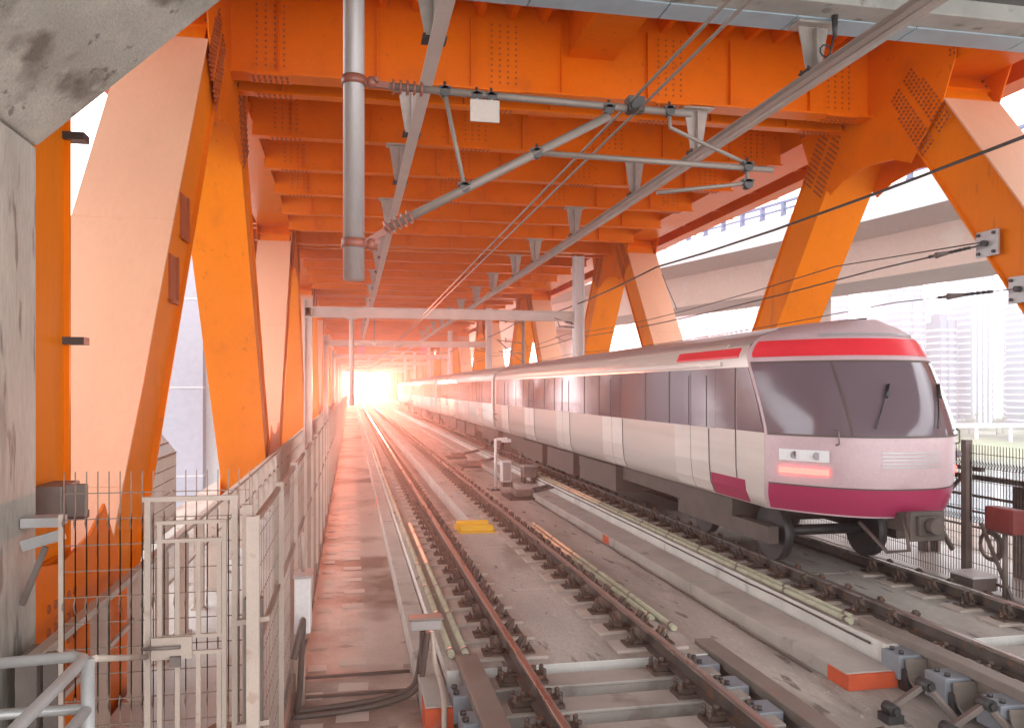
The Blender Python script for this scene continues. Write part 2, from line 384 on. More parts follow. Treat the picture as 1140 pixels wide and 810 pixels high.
def support(x, y, label, grp, half=True, sc=1):
    t = thing('support_block', (x, y, ZF), label, 'support block', grp)
    m = MB(); m.box(x-.15*sc, x+.15*sc, y-.14, y+.14, ZF+.10, ZP-.01)
    m.build('block', mBLOCK, t, .008)
    k = MB()
    for q in (-.07, .07):
        k = MB(); k.cyl((x-.07, y+q, ZP-.01), (x-.07, y+q, ZP+.022), .028, n=6); k.build('bolt', mDARK, t)
    if half:
        s_ = MB(); n = 10
        for i in range(n):
            a0 = math.pi+math.pi*i/n; a1 = math.pi+math.pi*(i+1)/n; yy = y-.34; r0 = .17
            s_.prism([(yy+r0*math.cos(a0), ZP-.03+r0*1.5*math.sin(a0)), (yy+r0*math.cos(a1), ZP-.03+r0*1.5*math.sin(a1)), (yy+.9*r0*math.cos(a1), ZP-.03+1.35*r0*math.sin(a1)), (yy+.9*r0*math.cos(a0), ZP-.03+1.35*r0*math.sin(a0))], 'x', x-.10, x+.26)
        s_.build('curved_tray', mGALV, t)
        f = MB(); f.prism([(y-.24, ZF+.003), (y-.10, ZF+.003), (y-.15, ZF+.22), (y-.20, ZF+.22)], 'x', x-.12, x+.2); f.build('foot', mDARK, t)
for i, nm in enumerate(('first blue grey block after the white plinth end, above the red kerb end', 'second blue grey block under the steel beam, right of the red kerb end', 'third blue grey block under the steel beam with a lever before it', 'fourth blue grey block under the beam, nearest the bottom right corner', 'fifth blue grey block under the beam by the picture corner')):
    support(5.62, 7.45-.66*i, nm, None)
for i in range(5): support(3.47, 7.6-.60*i, 'dark bolted bracket block between the near track rail and the steel beam', 'bracket blocks beside the near track', False, .8)
for i in range(4): support(.99, 7.25-.60*i, 'small bolted block under the left steel cover beam', 'blocks under the left cover beam', False, .7)
def lever(x, y, label):
    t = thing('crank_lever', (x, y, ZF), label, 'lever')
    m = MB(); m.bar((x-.14, y+.08, ZF+.12), (x+.14, y-.02, ZF+.36), .07, .05); m.bar((x+.14, y-.02, ZF+.36), (x+.3, y-.22, ZF+.10), .07, .05); m.build('arm', mBROWN, t, .006)
    for p in ((x-.14, y+.08, ZF+.12), (x+.14, y-.02, ZF+.36)): h = MB(); h.cyl((p[0], p[1]-.07, p[2]), (p[0], p[1]+.07, p[2]), .055, n=10); h.cyl((p[0], p[1]-.1, p[2]), (p[0], p[1]-.07, p[2]), .035, n=6); h.build('pivot', mDARK, t)
    f = MB(); f.box(x-.22, x-.06, y, y+.16, ZF+.002, ZF+.08); f.build('foot', mDARK, t)
lever(5.02, 6.55, 'folded steel crank lever in front of the blue grey blocks')
lever(5.22, 6.05, 'second folded crank lever, nearest the bottom right corner')
m = MB(); m.cyl((4.2, 6.12, ZF+.1), (4.34, 6.10, ZF+.13), .05, n=8); m.cyl((4.34, 6.10, ZF+.13), (4.44, 6.09, ZF+.15), .065, n=6); m.box(4.15, 4.5, 6.02, 6.2, ZF+.002, ZF+.06)
tag(m.build('bolted_coupling', mIRON), 'rusty bolted coupling lying on the floor between the tracks at the bottom edge', 'coupling')
m = MB()
for dx in (0, .09): m.box(4.02+dx, 4.05+dx, 7.25, 7.33, ZF+.002, ZF+.10)
tag(m.build('floor_stub', mDARK), 'pair of short dark steel stubs rising from the floor between the tracks', 'steel stub')

# conduits
def conduit(pts, r, label, mm=mPIPE, rings=True, name='conduit_pipe'):
    t = thing(name, pts[0], label, 'pipe')
    m = MB(); m.tube(pts, r, 10); m.build('pipe', mm, t)
    if rings:
        a = Vector(pts[0]); c = Vector(pts[-1]); L_ = (c-a).length; d = (c-a)/L_; q = .08
        while q < L_: m = MB(); m.cyl(a+d*q, a+d*(q+.05), r*1.14, n=10); m.build('clip_ring', mBROWN, t); q += 1.35
conduit([(.985, 8.06, ZP+.05), (.985, 40, ZP+.05)], .036, 'pale yellow conduit pipe left of the near track, outer one of the pair')
conduit([(1.13, 8.06, ZP+.05), (1.13, 16, ZP+.05)], .036, 'pale yellow conduit pipe left of the near track, inner one of the pair')
conduit([(3.43, 8.9, ZP+.045), (3.43, 15.2, ZP+.045)], .036, 'pale yellow conduit pipe right of the near track, one nearer the rail')
conduit([(3.54, 8.5, ZP+.045), (3.54, 15.6, ZP+.045)], .036, 'pale yellow conduit pipe right of the near track, one farther from the rail')
conduit([(5.64, 8.35, ZP+.04), (5.64, 27, ZP+.04)], .034, 'pale green conduit pipe along the edge of the white plinth')
conduit([(5.76, 8.55, ZP+.04), (5.76, 27, ZP+.04)], .034, 'second pale green conduit pipe on the white plinth, next to the rail clips')
# yellow block between the near rails
t = thing('yellow_sensor', (2.33, 15.6, ZP), 'yellow painted steel block of two bars lying between the near rails', 'track sensor')
m = MB(); m.box(2.02, 2.64, 15.05, 15.20, ZP+.03, ZP+.13); m.build('bar', mYEL, t, .012); m = MB(); m.box(2.02, 2.64, 15.62, 15.77, ZP+.03, ZP+.13); m.build('bar', mYEL, t, .012)
m = MB(); m.box(1.98, 2.68, 15.0, 15.8, ZP+.001, ZP+.03); m.box(1.95, 2.05, 15.3, 15.5, ZP+.03, ZP+.1); m.build('base_plate', mYEL, t)
# cross cables over the walkway, hoses, small box on a stand
def cable(pts, r, label, mm=mRUB):
    m = MB(); P = [Vector(p) for p in pts]; out = []
    for i in range(len(P)-1):
        a = P[max(i-1, 0)]; p0 = P[i]; p1 = P[i+1]; c = P[min(i+2, len(P)-1)]
        for k in range(8):
            u = k/8; out.append(.5*((2*p0)+(p1-a)*u+(2*a-5*p0+4*p1-c)*u*u+(-a+3*p0-3*p1+c)*u**3))
    out.append(P[-1]); m.tube(out, r, 8); return tag(m.build('cable', mm), label, 'cable')
cable([(-.52, 7.85, ZF+.03), (-.1, 7.9, ZF+.035), (.3, 8.0, ZF+.04), (.60, 8.05, ZF+.12), (.68, 8.03, ZF+.45), (.70, 8.0, ZF+.68)], .032, 'thick brown hose looping from the walkway up to the small post box')
cable([(-.52, 7.72, ZF+.03), (-.1, 7.76, ZF+.035), (.32, 7.88, ZF+.04), (.63, 7.93, ZF+.14), (.71, 7.95, ZF+.45), (.74, 7.96, ZF+.68)], .028, 'second brown hose beside the first on the walkway')
cable([(.78, 7.95, ZF+.68), (.80, 7.85, ZF+.4), (.82, 7.6, ZF+.32), (.80, 7.1, ZF+.30), (.76, 6.7, ZF+.1)], .024, 'pale cable dropping from the small post box down past the red kerb end', mFENCE)
for yy, l in ((8.75, 'thin dark cable laid straight across the walkway, farther of the two'), (8.2, 'thin dark cable laid straight across the walkway, nearer of the two')):
    m = MB(); m.box(-.53, .62, yy, yy+.035, ZF+.013, ZF+.04); tag(m.build('cable', mRUB), l, 'cable')
t = thing('junction_box', (.72, 8.0, ZF), 'small grey junction box on a short post above the kerb, hoses below it', 'junction box')
m = MB(); m.box(.57, .87, 7.92, 8.06, ZF+.70, ZF+.80); m.build('case', mBOXG, t, .012)
m = MB(); m.box(.55, .89, 7.90, 8.08, ZF+.80, ZF+.825); m.build('lid', mGALV, t, .006)
m = MB(); m.box(.66, .70, 8.0, 8.04, ZF+.28, ZF+.70); m.build('post', mBROWN, t)

for x, z, l in ((5.565, ZP-.06, 'slim dark cable clipped along the face of the white plinth'), (4.86, ZF+.02, 'slim dark cable lying on the floor at the foot of the low kerb'), (3.86, ZF+.02, 'slim grey cable lying on the floor right of the near track'), (.905, ZF+.30, 'slim pale cable running along the top of the left kerb')):
    m = MB(); P_ = []; y = 7.9
    while y < 60: P_.append((x+random.uniform(-.012, .012), y, z+random.uniform(0, .008))); y += .7
    m.tube(P_, .013, 6); tag(m.build('cable', mRUB if 'dark' in l else mPLATE), l, 'cable')
m = MB()
for i in range(900):
    x = random.choice((random.uniform(3.85, 4.95), random.gauss(4.9, .06), random.gauss(3.9, .08), random.uniform(1.7, 2.9))); y = 5.5+random.random()**1.8*16
    if 1.2 < x < 3.4 and y < 8: continue
    zz = ZP if x < 3.55 and y > 7.8 else ZF
    if 3.55 < x < 3.9: continue
    q = random.uniform(.006, .02)*(1.6 if random.random() < .06 else 1)
    vs = [(x+q*random.uniform(.6, 1.2)*math.cos(a), y+q*random.uniform(.6, 1.2)*math.sin(a), zz+.001) for a in (0, 1.6, 3.1, 4.7)]+[(x+random.uniform(-.3, .3)*q, y, zz+q*.8)]
    m.add(vs, [(0, 1, 4), (1, 2, 4), (2, 3, 4), (3, 0, 4)])
tag(m.build('stone_chips', mPAD), 'loose stone chips and crumbs of concrete scattered between the tracks', 'stone chips', None, 'stuff')
# equipment by the plinth in the middle distance
t = thing('signal_post', (4.27, 24, ZF), 'slim white post with a small lamp head standing between the tracks', 'signal post')
m = MB(); m.cyl((4.27, 24, ZF), (4.27, 24, ZF+1.55), .045, n=8); m.build('post', mBOXW, t)
m = MB(); m.bar((4.27, 24, ZF+1.53), (4.62, 23.97, ZF+1.55), .10, .08); m.box(4.45, 4.72, 23.85, 24.06, ZF+1.44, ZF+1.54); m.build('lamp_head', mBOXW, t, .01)
m = MB(); m.box(4.15, 4.39, 23.88, 24.12, ZF, ZF+.03); m.build('base_plate', mDARK, t)
t = thing('equipment_cabinet', (4.75, 24.9, ZF), 'white upright equipment cabinet just behind the slim signal post', 'cabinet')
m = MB(); m.box(4.60, 4.90, 24.7, 25.1, ZF+.15, ZF+.80); m.build('case', mBOXW, t, .02)
m = MB(); m.box(4.63, 4.87, 24.685, 24.7, ZF+.2, ZF+.76); m.build('door', mBOXG, t)
m = MB(); m.box(4.63, 4.87, 24.75, 25.05, ZF, ZF+.15); m.build('plinth', mDARK, t)
t = thing('relay_box', (5.35, 24.3, ZF), 'brown grey box mounted on the white plinth end beside the cabinet', 'relay box')
m = MB(); m.box(5.14, 5.54, 24.0, 24.5, ZF+.36, ZF+.68); m.build('case', mBROWN, t, .02)
m = MB(); m.box(5.12, 5.56, 23.98, 24.52, ZF+.68, ZF+.71); m.build('lid', mBOXG, t)
m = MB(); m.box(5.16, 5.24, 24.1, 24.5, ZF, ZF+.36); m.build('leg', mDARK, t); m = MB(); m.box(5.46, 5.54, 24.1, 24.5, ZF, ZF+.36); m.build('leg', mDARK, t)
def point_machine(x, y, label):
    t = thing('point_machine', (x, y, ZF), label, 'point machine')
    m = MB(); m.box(x-.28, x+.28, y-.4, y+.4, ZF+.06, ZF+.24); m.build('case', mBROWN, t, .03)
    m = MB(); m.box(x-.22, x+.22, y-.25, y+.25, ZF+.24, ZF+.28); m.build('cover', mBOXG, t, .02)
    for q in (-.3, .1, .35): m = MB(); m.cyl((x+.2, y+q*.8, ZF+.17), (x+1.5, y+q, ZF+.42), .03, n=6); m.build('rod', mDARK, t)
    m = MB(); m.box(x-.5, x+.5, y-.65, y+.65, ZF+.002, ZF+.06); m.build('base', mDARK, t)
point_machine(4.75, 22.3, 'low brown point machine with rods in front of the signal post')
point_machine(4.7, 31.5, 'low brown point machine in the gap of the white plinth, beyond the signal post')
point_machine(4.6, 35.5, 'farthest low point machine between the tracks, near the crossover')
for i, (x, y, h, l) in enumerate(((3.72, 19.5, .16, 'short steel stud in the floor between the tracks, nearest the signal post'), (3.75, 22.5, .2, 'short steel stud in the floor, second from the yellow block'), (3.8, 28, .22, 'short steel stud in the floor between the tracks, level with the cabinet'))):
    m = MB(); m.cyl((x, y, ZF), (x, y, ZF+h), .035, n=6); m.cyl((x, y, ZF+h), (x, y, ZF+h+.05), .055, n=6); tag(m.build('floor_stud', mIRON), l, 'steel stud')

# ------------------------------------------------------------------ trusses
def truss(xin, sg, label):
    xo = xin+sg*1.1
    X = lambda a, c: sorted((xin+sg*a, xin+sg*c))
    t = thing('truss', (xin+sg*.55, YB[0], ZB), label, 'bridge truss')
    m = MB(); m.box(*X(.02, 1.08), 11.5, YEND, 6.0, 7.38); m.box(*X(-.03, 1.13), 11.5, YEND, 5.97, 6.0); m.build('top_chord', mOR, t)
    m = MB(); m.box(*X(.02, 1.08), 2.0, YEND, ZB-.5, ZB+.5); m.build('bottom_chord', mOR, t)
    def diag(p0, p1, palish):  # flag: sky light painted onto the upper flange plate
        (ya, za), (yb, zb) = p0, p1
        L_ = math.hypot(yb-ya, zb-za); uy, uz = (yb-ya)/L_, (zb-za)/L_; ny, nz = -uz, uy
        if nz < 0: ny, nz = -ny, -nz
        def q(s_, n_): return (ya+uy*s_+ny*n_, za+uz*s_+nz*n_)
        m = MB(); h = .50
        s0, s1 = .5, L_-.6
        m.prism([q(s0, -h), q(s1, -h), q(s1, h), q(s0, h)], 'x', *X(.03, 1.07), 0)
        up = 1 if palish else 0
        e = s1-2.45 if palish else s1          # the plate painted with sky light stops short of the node
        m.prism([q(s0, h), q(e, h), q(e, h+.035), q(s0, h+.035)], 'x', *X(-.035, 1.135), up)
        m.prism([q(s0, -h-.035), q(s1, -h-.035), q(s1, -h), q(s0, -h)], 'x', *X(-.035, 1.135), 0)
        o = m.build('diagonal', [mORS, mSKYLIT], t)
        if palish:
            m = MB(); n_ = 0
            for q_ in (3.6, 7.4): m.prism([q(q_, h+.035), q(q_+.03, h+.035), q(q_+.03, h+.041), q(q_, h+.041)], 'x', *X(-.03, 1.13)); m.build('weld_seam', mSKYLIT, t) if p0[0] < 60 else 0; m = MB()
        if palish:                              # tie plate with bolts closing the box near the node
            m = MB(); m.prism([q(e+.35, h-.02), q(e+1.15, h-.02), q(e+1.15, h+.06), q(e+.35, h+.06)], 'x', *X(-.05, 1.15), 0)
            if p0[0] < 60:
                for sx in (.03, 1.07):
                    for j in range(5):
                        c = q(e+.45+j*.15, h+.06); c2 = q(e+.45+j*.15, h+.09); x = xin+sg*sx
                        m.cyl((x, c[0], c[1]), (x, c2[0], c2[1]), .03, n=6, mi=1)
            m.build('tie_plate', [mOR, mBOLT], t)
    for k in range(NP):
        diag((YB[k], ZB), (YT[k], ZT), True)
        diag((YB[k+1], ZB), (YT[k], ZT), False)
    G = [(-2.55, 6.0), (-2.25, 5.35), (-1.35, 4.42), (-.85, 4.62), (0, 4.72), (.85, 4.62), (1.35, 4.42), (2.25, 5.35), (2.55, 6.0), (2.75, 7.37), (-2.75, 7.37)]
    for k in range(NP):
        g = MB()
        for a, c in ((-.06, -.036), (1.136, 1.16)): g.prism([(YT[k]+p[0], p[1]) for p in G], 'x', *X(a, c))
        go = g.build('gusset_plate', mOR, t)
        if k < 4:
            bo = MB(); xa, xb = xin+sg*-.06, xin+sg*-.085
            slope = math.atan2(ZT-ZB, PANEL/2)
            for sd_ in (-1, 1):
                ux, uz = sd_*math.cos(slope), -math.sin(slope); nx, nz = -uz, ux
                for grp_ in (-1, 1):
                    for c_ in range(5):
                        for r_ in range(15):
                            off = grp_*(.10+.085*c_); s_ = 1.85+r_*.115
                            y = YT[k]+ux*s_+nx*off; z = ZT+uz*s_+nz*off
                            if c_ < 4 or r_ > 3: bo.cyl((xa, y, z), (xb, y, z), .027, n=6)
            for q in range(14): 
                for c_ in (0, 1): bo.cyl((xa, YT[k]-2.55+c_*.11, 6.1+q*.09), (xb, YT[k]-2.55+c_*.11, 6.1+q*.09), .025, n=6); bo.cyl((xa, YT[k]+2.45+c_*.11, 6.1+q*.09), (xb, YT[k]+2.45+c_*.11, 6.1+q*.09), .025, n=6)
            bo.build('bolt_rows', mBOLT, go)['kind'] = 'stuff'
        g = MB(); 
        for a, c in ((-.06, -.036), (1.136, 1.16)): g.prism([(YB[k]+p[0]*.8, -p[1]+3.4) for p in G], 'x', *X(a, c))
        g.build('gusset_plate', mOR, t)
    return t
tl = truss(XL, -1, 'orange steel truss of leaning box members along the left side of the bridge')
tr = truss(XR, 1, 'orange steel truss of leaning box members along the right side, behind the train')
# inspection hatches on the first left diagonal
slope = math.atan2(ZT-ZB, PANEL/2)
for (s_, nm) in ((8.15, 'hatch'), (7.0, 'hatch')):
    y = YB[0]+math.cos(slope)*s_+.0; z = ZB+math.sin(slope)*s_-.05
    m = MB(); m.box(XL-.035, XL-.004, y-.16, y+.16, z-.28, z+.28); m.box(XL-.004, XL+.03, y-.20, y+.20, z-.33, z-.28); m.box(XL-.004, XL+.03, y+.16, y+.20, z-.28, z+.28)
    m.build('inspection_hatch', mBOLT, tl)
# anchor plates bolted on the near right diagonal
for (y, z, l) in ((12.06, 2.49, 'grey bolted wire anchor plate on the near right orange member, upper one'), (11.35, 1.62, 'grey bolted wire anchor plate on the near right orange member, lower one')):
    t = thing('anchor_plate', (XR-.08, y, z-.2), l, 'anchor plate')
    m = MB(); m.box(XR-.10, XR-.05, y-.24, y+.24, z-.22, z+.22); m.build('plate', mSTEEL, t, .006)
    for a in (-.17, .17):
        for c in (-.16, .16): m = MB(); m.cyl((XR-.10, y+a, z+c), (XR-.14, y+a, z+c), .03, n=6); m.build('bolt', mDARK, t)
    m = MB(); m.cyl((XR-.10, y, z), (XR-.2, y, z), .05, n=8); m.build('eye', mDARK, t)

# vertical orange post at the near left, with splice plate and tabs
t = thing('orange_post', (-2.5, 6.65, ZF), 'upright orange steel post just right of the grey concrete column', 'steel post')
m = MB(); m.box(-2.78, -2.22, 6.2, 6.24, ZF-.6, 5.4); m.box(-2.78, -2.22, 7.06, 7.10, ZF-.6, 5.4); m.box(-2.30, -2.26, 6.24, 7.06, ZF-.6, 5.4); m.box(-2.74, -2.70, 6.24, 7.06, ZF-.6, 5.4); m.build('shaft', mORS, t)
m = MB(); m.prism([(6.25, -3.0), (7.0, -3.0), (7.0, -1.45), (6.85, -1.3), (6.5, -1.3), (6.25, -1.6)], 'x', -2.255, -2.22); sp = m.build('splice_plate', mOR, t, .004)
for i in range(5):
    for j in range(9): m = MB(); m.cyl((-2.22, 6.36+i*.14, -2.95+j*.17), (-2.13, 6.36+i*.14, -2.95+j*.17), .036, n=6); m.build('bolt', mBOLT, sp)
for z in (2.02, .38, -1.02):
    m = MB(); m.box(-2.30, -2.10, 7.02, 7.16, z-.03, z+.03); m.build('tab', mDARK, t)
m = MB(); m.box(-2.22, -2.03, 6.3, 6.7, -.94, -.70); m.box(-2.06, -1.90, 6.4, 6.46, -.94, -.70); m.build('bracket', mBROWN, t, .01)

# ------------------------------------------------------------------ upper deck
SP = 2.75
t = thing('upper_deck', (4.3, 11.5, 5.7), 'orange steel road deck overhead with rows of cross girders', 'bridge deck')
m = MB(); m.box(-4.8, 13.5, 11.45, YEND+2, 7.40, 7.52); m.build('deck_plate', mOR, t)
m = MB(); x = -1.9
while x < XR-.2:
    m.prism([(x-.15, 7.40), (x-.06, 7.14), (x+.06, 7.14), (x+.15, 7.40)], 'y', 11.5, 60); x += .62
m.build('deck_ribs', mOR, t)['kind'] = 'stuff'
nb = 0; far = MB()
for k in range(NP):
    for j in range(7):
        deep = j == 0
        y = YT[k] if deep else YT[k]+.9+SP*(j-1)
        if y > YEND: break
        m = MB(); fw = .46 if deep else .26
        m.box(XL+.005, XR-.005, y-.012, y+.012, 5.72, 7.39)
        m.box(XL+.005, XR-.005, y-fw/2, y+fw/2, 5.68, 5.72)
        for sx, xa, xb in ((0, -4.6, XL-1.14), (1, XR+1.14, 13.1)):
            m.box(xa, xb, y-.012, y+.012, 6.45, 7.39); m.box(xa, xb, y-.15, y+.15, 6.42, 6.45)
        if y < 75:
            x = XL+.9
            while x < XR: m.box(x-.012, x+.012, y-.11, y-.012, 5.72, 7.1); x += 1.78
            for xx in (XL+.75, 2.9, 6.3, XR-.75):                # bolted splices
                m.box(xx-.36, xx+.36, y-fw/2+.01, y+fw/2-.01, 5.664, 5.68); m.box(xx-.30, xx+.30, y-.022, y-.012, 5.8, 7.1)
        if y < 26:
            for xx in (XL+.75, 2.9, 6.3, XR-.75):
                for i in range(7):
                    for q in (-1, 1):
                        for e in ((.06, .13) if deep else (.06, .09)): m.cyl((xx-.3+i*.1, y+q*e, 5.664), (xx-.3+i*.1, y+q*e, 5.645), .022, n=5, mi=1)
                for i in range(4):
                    for q in range(11): m.cyl((xx-.24+i*.16, y-.022, 5.9+q*.11), (xx-.24+i*.16, y-.042, 5.9+q*.11), .022, n=5, mi=1)
        
        if nb < 95: m.build('cross_girder', [mOR, mBOLT], t)
        else:
            n_ = len(far.v); far.v += m.v; far.f += [tuple(q+n_ for q in f) for f in m.f]; far.m += m.m; far.sm += m.sm
        nb += 1
far.build('far_cross_girders', [mOR, mBOLT], t)['kind'] = 'stuff'
for x0, x1, nm in ((-4.9, -4.6, 'edge_girder'), (13.1, 13.4, 'edge_girder')):
    m = MB(); m.box(x0, x1, 11.5, YEND, 6.15, 7.39); m.box(x0-.1, x1+.1, 11.5, YEND, 6.12, 6.15); m.build(nm, mOR, t)
m = MB(); m.box(4.2, 4.23, 11.9, YEND, 6.55, 7.39); m.box(5.05, 5.08, 11.9, YEND, 6.55, 7.39); m.box(4.16, 5.12, 11.9, YEND, 6.51, 6.55); m.build('centre_stringer', mOR, t)
# outer ladder-like stubs seen past the right chord
for i in range(8):
    m = MB(); y = 18+i*3.2; m.box(13.4, 13.75, y-.1, y+.1, 6.2, 6.5); m.build('bracket_stub', mOR, t)

# ------------------------------------------------------------------ concrete portal over the camera
t = thing('concrete_portal', (-2.9, 4, ZF), 'weathered grey concrete column with slanting corner beam at the left edge', 'concrete portal')
m = MB(); m.box(-3.8, -2.1, .6, 6.03, ZF-.2, 1.64); m.build('column', mCON, t, .02)
# slanting haunch: soffit edge from (-2.1, 1.64) up to the slab
m = MB(); m.prism([(-3.8, 1.65), (-2.1, 1.65), (2.12, 5.56), (2.12, 6.4), (-3.8, 6.4)], 'y', .6, 6.05); m.build('haunch_beam', mCON, t, .02)
t = thing('concrete_cross_beam', (6.5, 11, 5.5), 'dark concrete slab with a pale worn lip above the top right corner', 'concrete beam')
m = MB(); m.box(-6, 15, -3.5, 10.5, 5.78, 6.6); m.build('slab', mSOF, t)  # rear end lengthened unseen behind the camera to cut sky light on girders
m = MB(); m.box(-6, 15, 10.5, 11.38, 5.53, 6.6); m.build('worn_lip', mLIP, t, .02)
x = -5.5
while x < 15:
    m = MB(); m.box(x, x+1.98, 10.93, 11.39, 5.505, 5.528); m.build('flashing_plate', mBLU, t); x += 2.0

# ------------------------------------------------------------------ overhead line equipment
t = thing('catenary_cantilever', (.02, 6.5, .85), 'grey tubular mast hanging from above with a cantilever arm and insulators', 'catenary arm')
Yc = 6.5
m = MB(); m.cyl((.02, Yc, .85), (.02, Yc, 5.76), .083, n=20); m.build('mast_pole', mPOLE, t)
m = MB(); m.cyl((.30, Yc, 2.40), (2.86, Yc, 2.35), .030, n=12); m.build('top_tube', mGALV, t)
m = MB(); m.cyl((.30, Yc, 1.28), (2.12, Yc, 2.28), .036, n=12); m.build('diagonal_tube', mGALV, t)
m = MB(); m.cyl((.74, Yc, 2.38), (.90, Yc, 1.63), .018, n=8); m.build('stay', mGALV, t)
m = MB(); m.cyl((1.52, Yc, 1.94), (3.62, Yc, 1.91), .024, n=10); m.build('registration_tube', mGALV, t)
m = MB(); m.tube([(2.66, Yc, 2.34), (2.67, Yc, 2.22), (2.9, Yc, 2.13), (3.38, Yc, 1.95)], .018, 8); m.build('hanger_rod', mGALV, t)
m = MB(); m.tube([(3.38, Yc, 1.95), (3.38, Yc, 1.80), (3.30, Yc, 1.77), (2.55, Yc, 1.66)], .018, 8); m.build('steady_arm', mGALV, t)
for a, c, nm in (((.30, Yc, 2.40), (.58, Yc, 2.393), 'insulator'), ((.26, Yc, 1.26), (.48, Yc, 1.38), 'insulator')):
    m = MB(); a = Vector(a); c = Vector(c); m.cyl(a, c, .028, n=10)
    for i in range(5): p = a+(c-a)*(.1+.2*i); m.cyl(p-(c-a).normalized()*.008, p+(c-a).normalized()*.012, .062, .05, n=14)
    m.build(nm, mINS, t)
for z in (2.42, 1.14):
    m = MB(); m.cyl((.02, Yc, z-.035), (.02, Yc, z+.035), .096, n=16); m.bar((.10, Yc, z), (.30, Yc, z-.02 if z > 2 else z+.13), .035, .05)
    m.ball((.16, Yc, z), .05); m.cyl((.2, Yc-.06, z+.01), (.2, Yc+.06, z+.01), .02, n=6); m.build('pole_clamp', mINS, t)
for p in ((.74, 2.385), (.90, 1.62), (1.50, 1.93), (2.12, 2.33), (2.66, 2.355), (3.38, 1.92), (1.0, 2.36), (1.12, 2.36), (3.38, 1.77)):
    m = MB(); m.cyl((p[0], Yc-.035, p[1]), (p[0], Yc+.035, p[1]), .042, n=10); m.bar((p[0]-.05, Yc, p[1]+.03), (p[0]+.05, Yc, p[1]+.03), .07, .025); m.cyl((p[0], Yc, p[1]), (p[0], Yc, p[1]+.085), .012, n=6); m.build('clamp', mDARK, t)
m = MB(); m.box(.94, 1.18, Yc-.05, Yc-.035, 2.15, 2.33); m.bar((1.0, Yc-.04, 2.30), (1.0, Yc-.02, 2.38), .02, .01); m.bar((1.12, Yc-.04, 2.30), (1.12, Yc-.02, 2.38), .02, .01); m.build('number_plate', mPLATE, t, .004)
m = MB(); m.box(2.28, 2.42, Yc-.06, Yc+.06, 2.33, 2.45); m.cyl((2.32, Yc-.09, 2.36), (2.32, Yc+.09, 2.36), .03, n=8); m.build('wire_clamp', mDARK, t)
def wire(pts, r, label, mm=mDARK, name='overhead_wire'):
    m = MB(); m.tube(pts, r, 6); return tag(m.build(name, mm), label, 'wire')
def sagline(x, z, y0, y1, step, sag):
    out = []; y = y0; seg = []
    while y < y1:
        for k in range(6):
            u = k/6; out.append((x, y+step*u, z-sag*4*u*(1-u)))
        y += step
    return out
wire([(2.30, 3, 2.42), (2.30, 6.5, 2.40), (2.30, 200, 2.42)], .014, 'upper of the two close wires running down the bridge above the near track', mGALV)
wire([(2.37, 3, 2.36), (2.37, 6.5, 2.34), (2.37, 200, 2.36)], .013, 'lower of the two close wires running down the bridge above the near track', mGALV)
wire(sagline(9.55, 3.86, 2.4, 190, 22, .25), .028, 'thick dark sagging cable high along the right truss', mDARK)
wire([(10.65, 12.0, 2.46)]+sagline(10.2, 2.35, 14.2, 190, 22, .16), .016, 'dark wire strung from the upper anchor plate along the right truss')
wire([(10.62, 12.0, 2.50)]+sagline(10.15, 2.60, 15.6, 190, 22, .22), .012, 'thin upper wire strung just above the anchored wire along the right truss')
wire([(10.62, 11.4, 1.62)]+sagline(10.1, 1.62, 13.6, 190, 22, .14), .010, 'lowest thin wire along the right truss, just over the train roof')
for (p, q, l) in (((10.43, 13.1, 2.41), (10.6, 12.25, 2.45), 'chain turnbuckle ending the anchored wire below the upper anchor plate'), ((10.30, 12.7, 1.62), (10.55, 11.7, 1.62), 'grey turnbuckle ending the lowest wire near the lower anchor plate')):
    t = thing('turnbuckle', p, l, 'turnbuckle'); p = Vector(p); q = Vector(q)
    m = MB()
    for i in range(10): c = p+(q-p)*(i/10); m.cyl(c, c+(q-p)*.07, .03, n=6)
    m.build('links', mDARK, t)
    m = MB(); c = p+(q-p)*.2; m.cyl(c, c+(q-p)*.28, .055, .03, n=8); m.ball(c, .06); m.build('screw_body', mBROWN, t)
# droppers between anchored wire and the thick cable
for i, (y, za, zb, l) in enumerate(((24.3, 3.62, 2.52, 'thin dropper wire hanging from the thick cable, nearer one'), (38.0, 2.5, 2.25, 'short dropper wire between two cables by the second right node'), (46.5, 3.7, 2.3, 'thin dropper wire hanging beside the third right node'))):
    wire([(9.7, y, za), (9.95, y, (za+zb)/2), (10.2, y, zb)], .012, l, mDARK, 'dropper_wire')

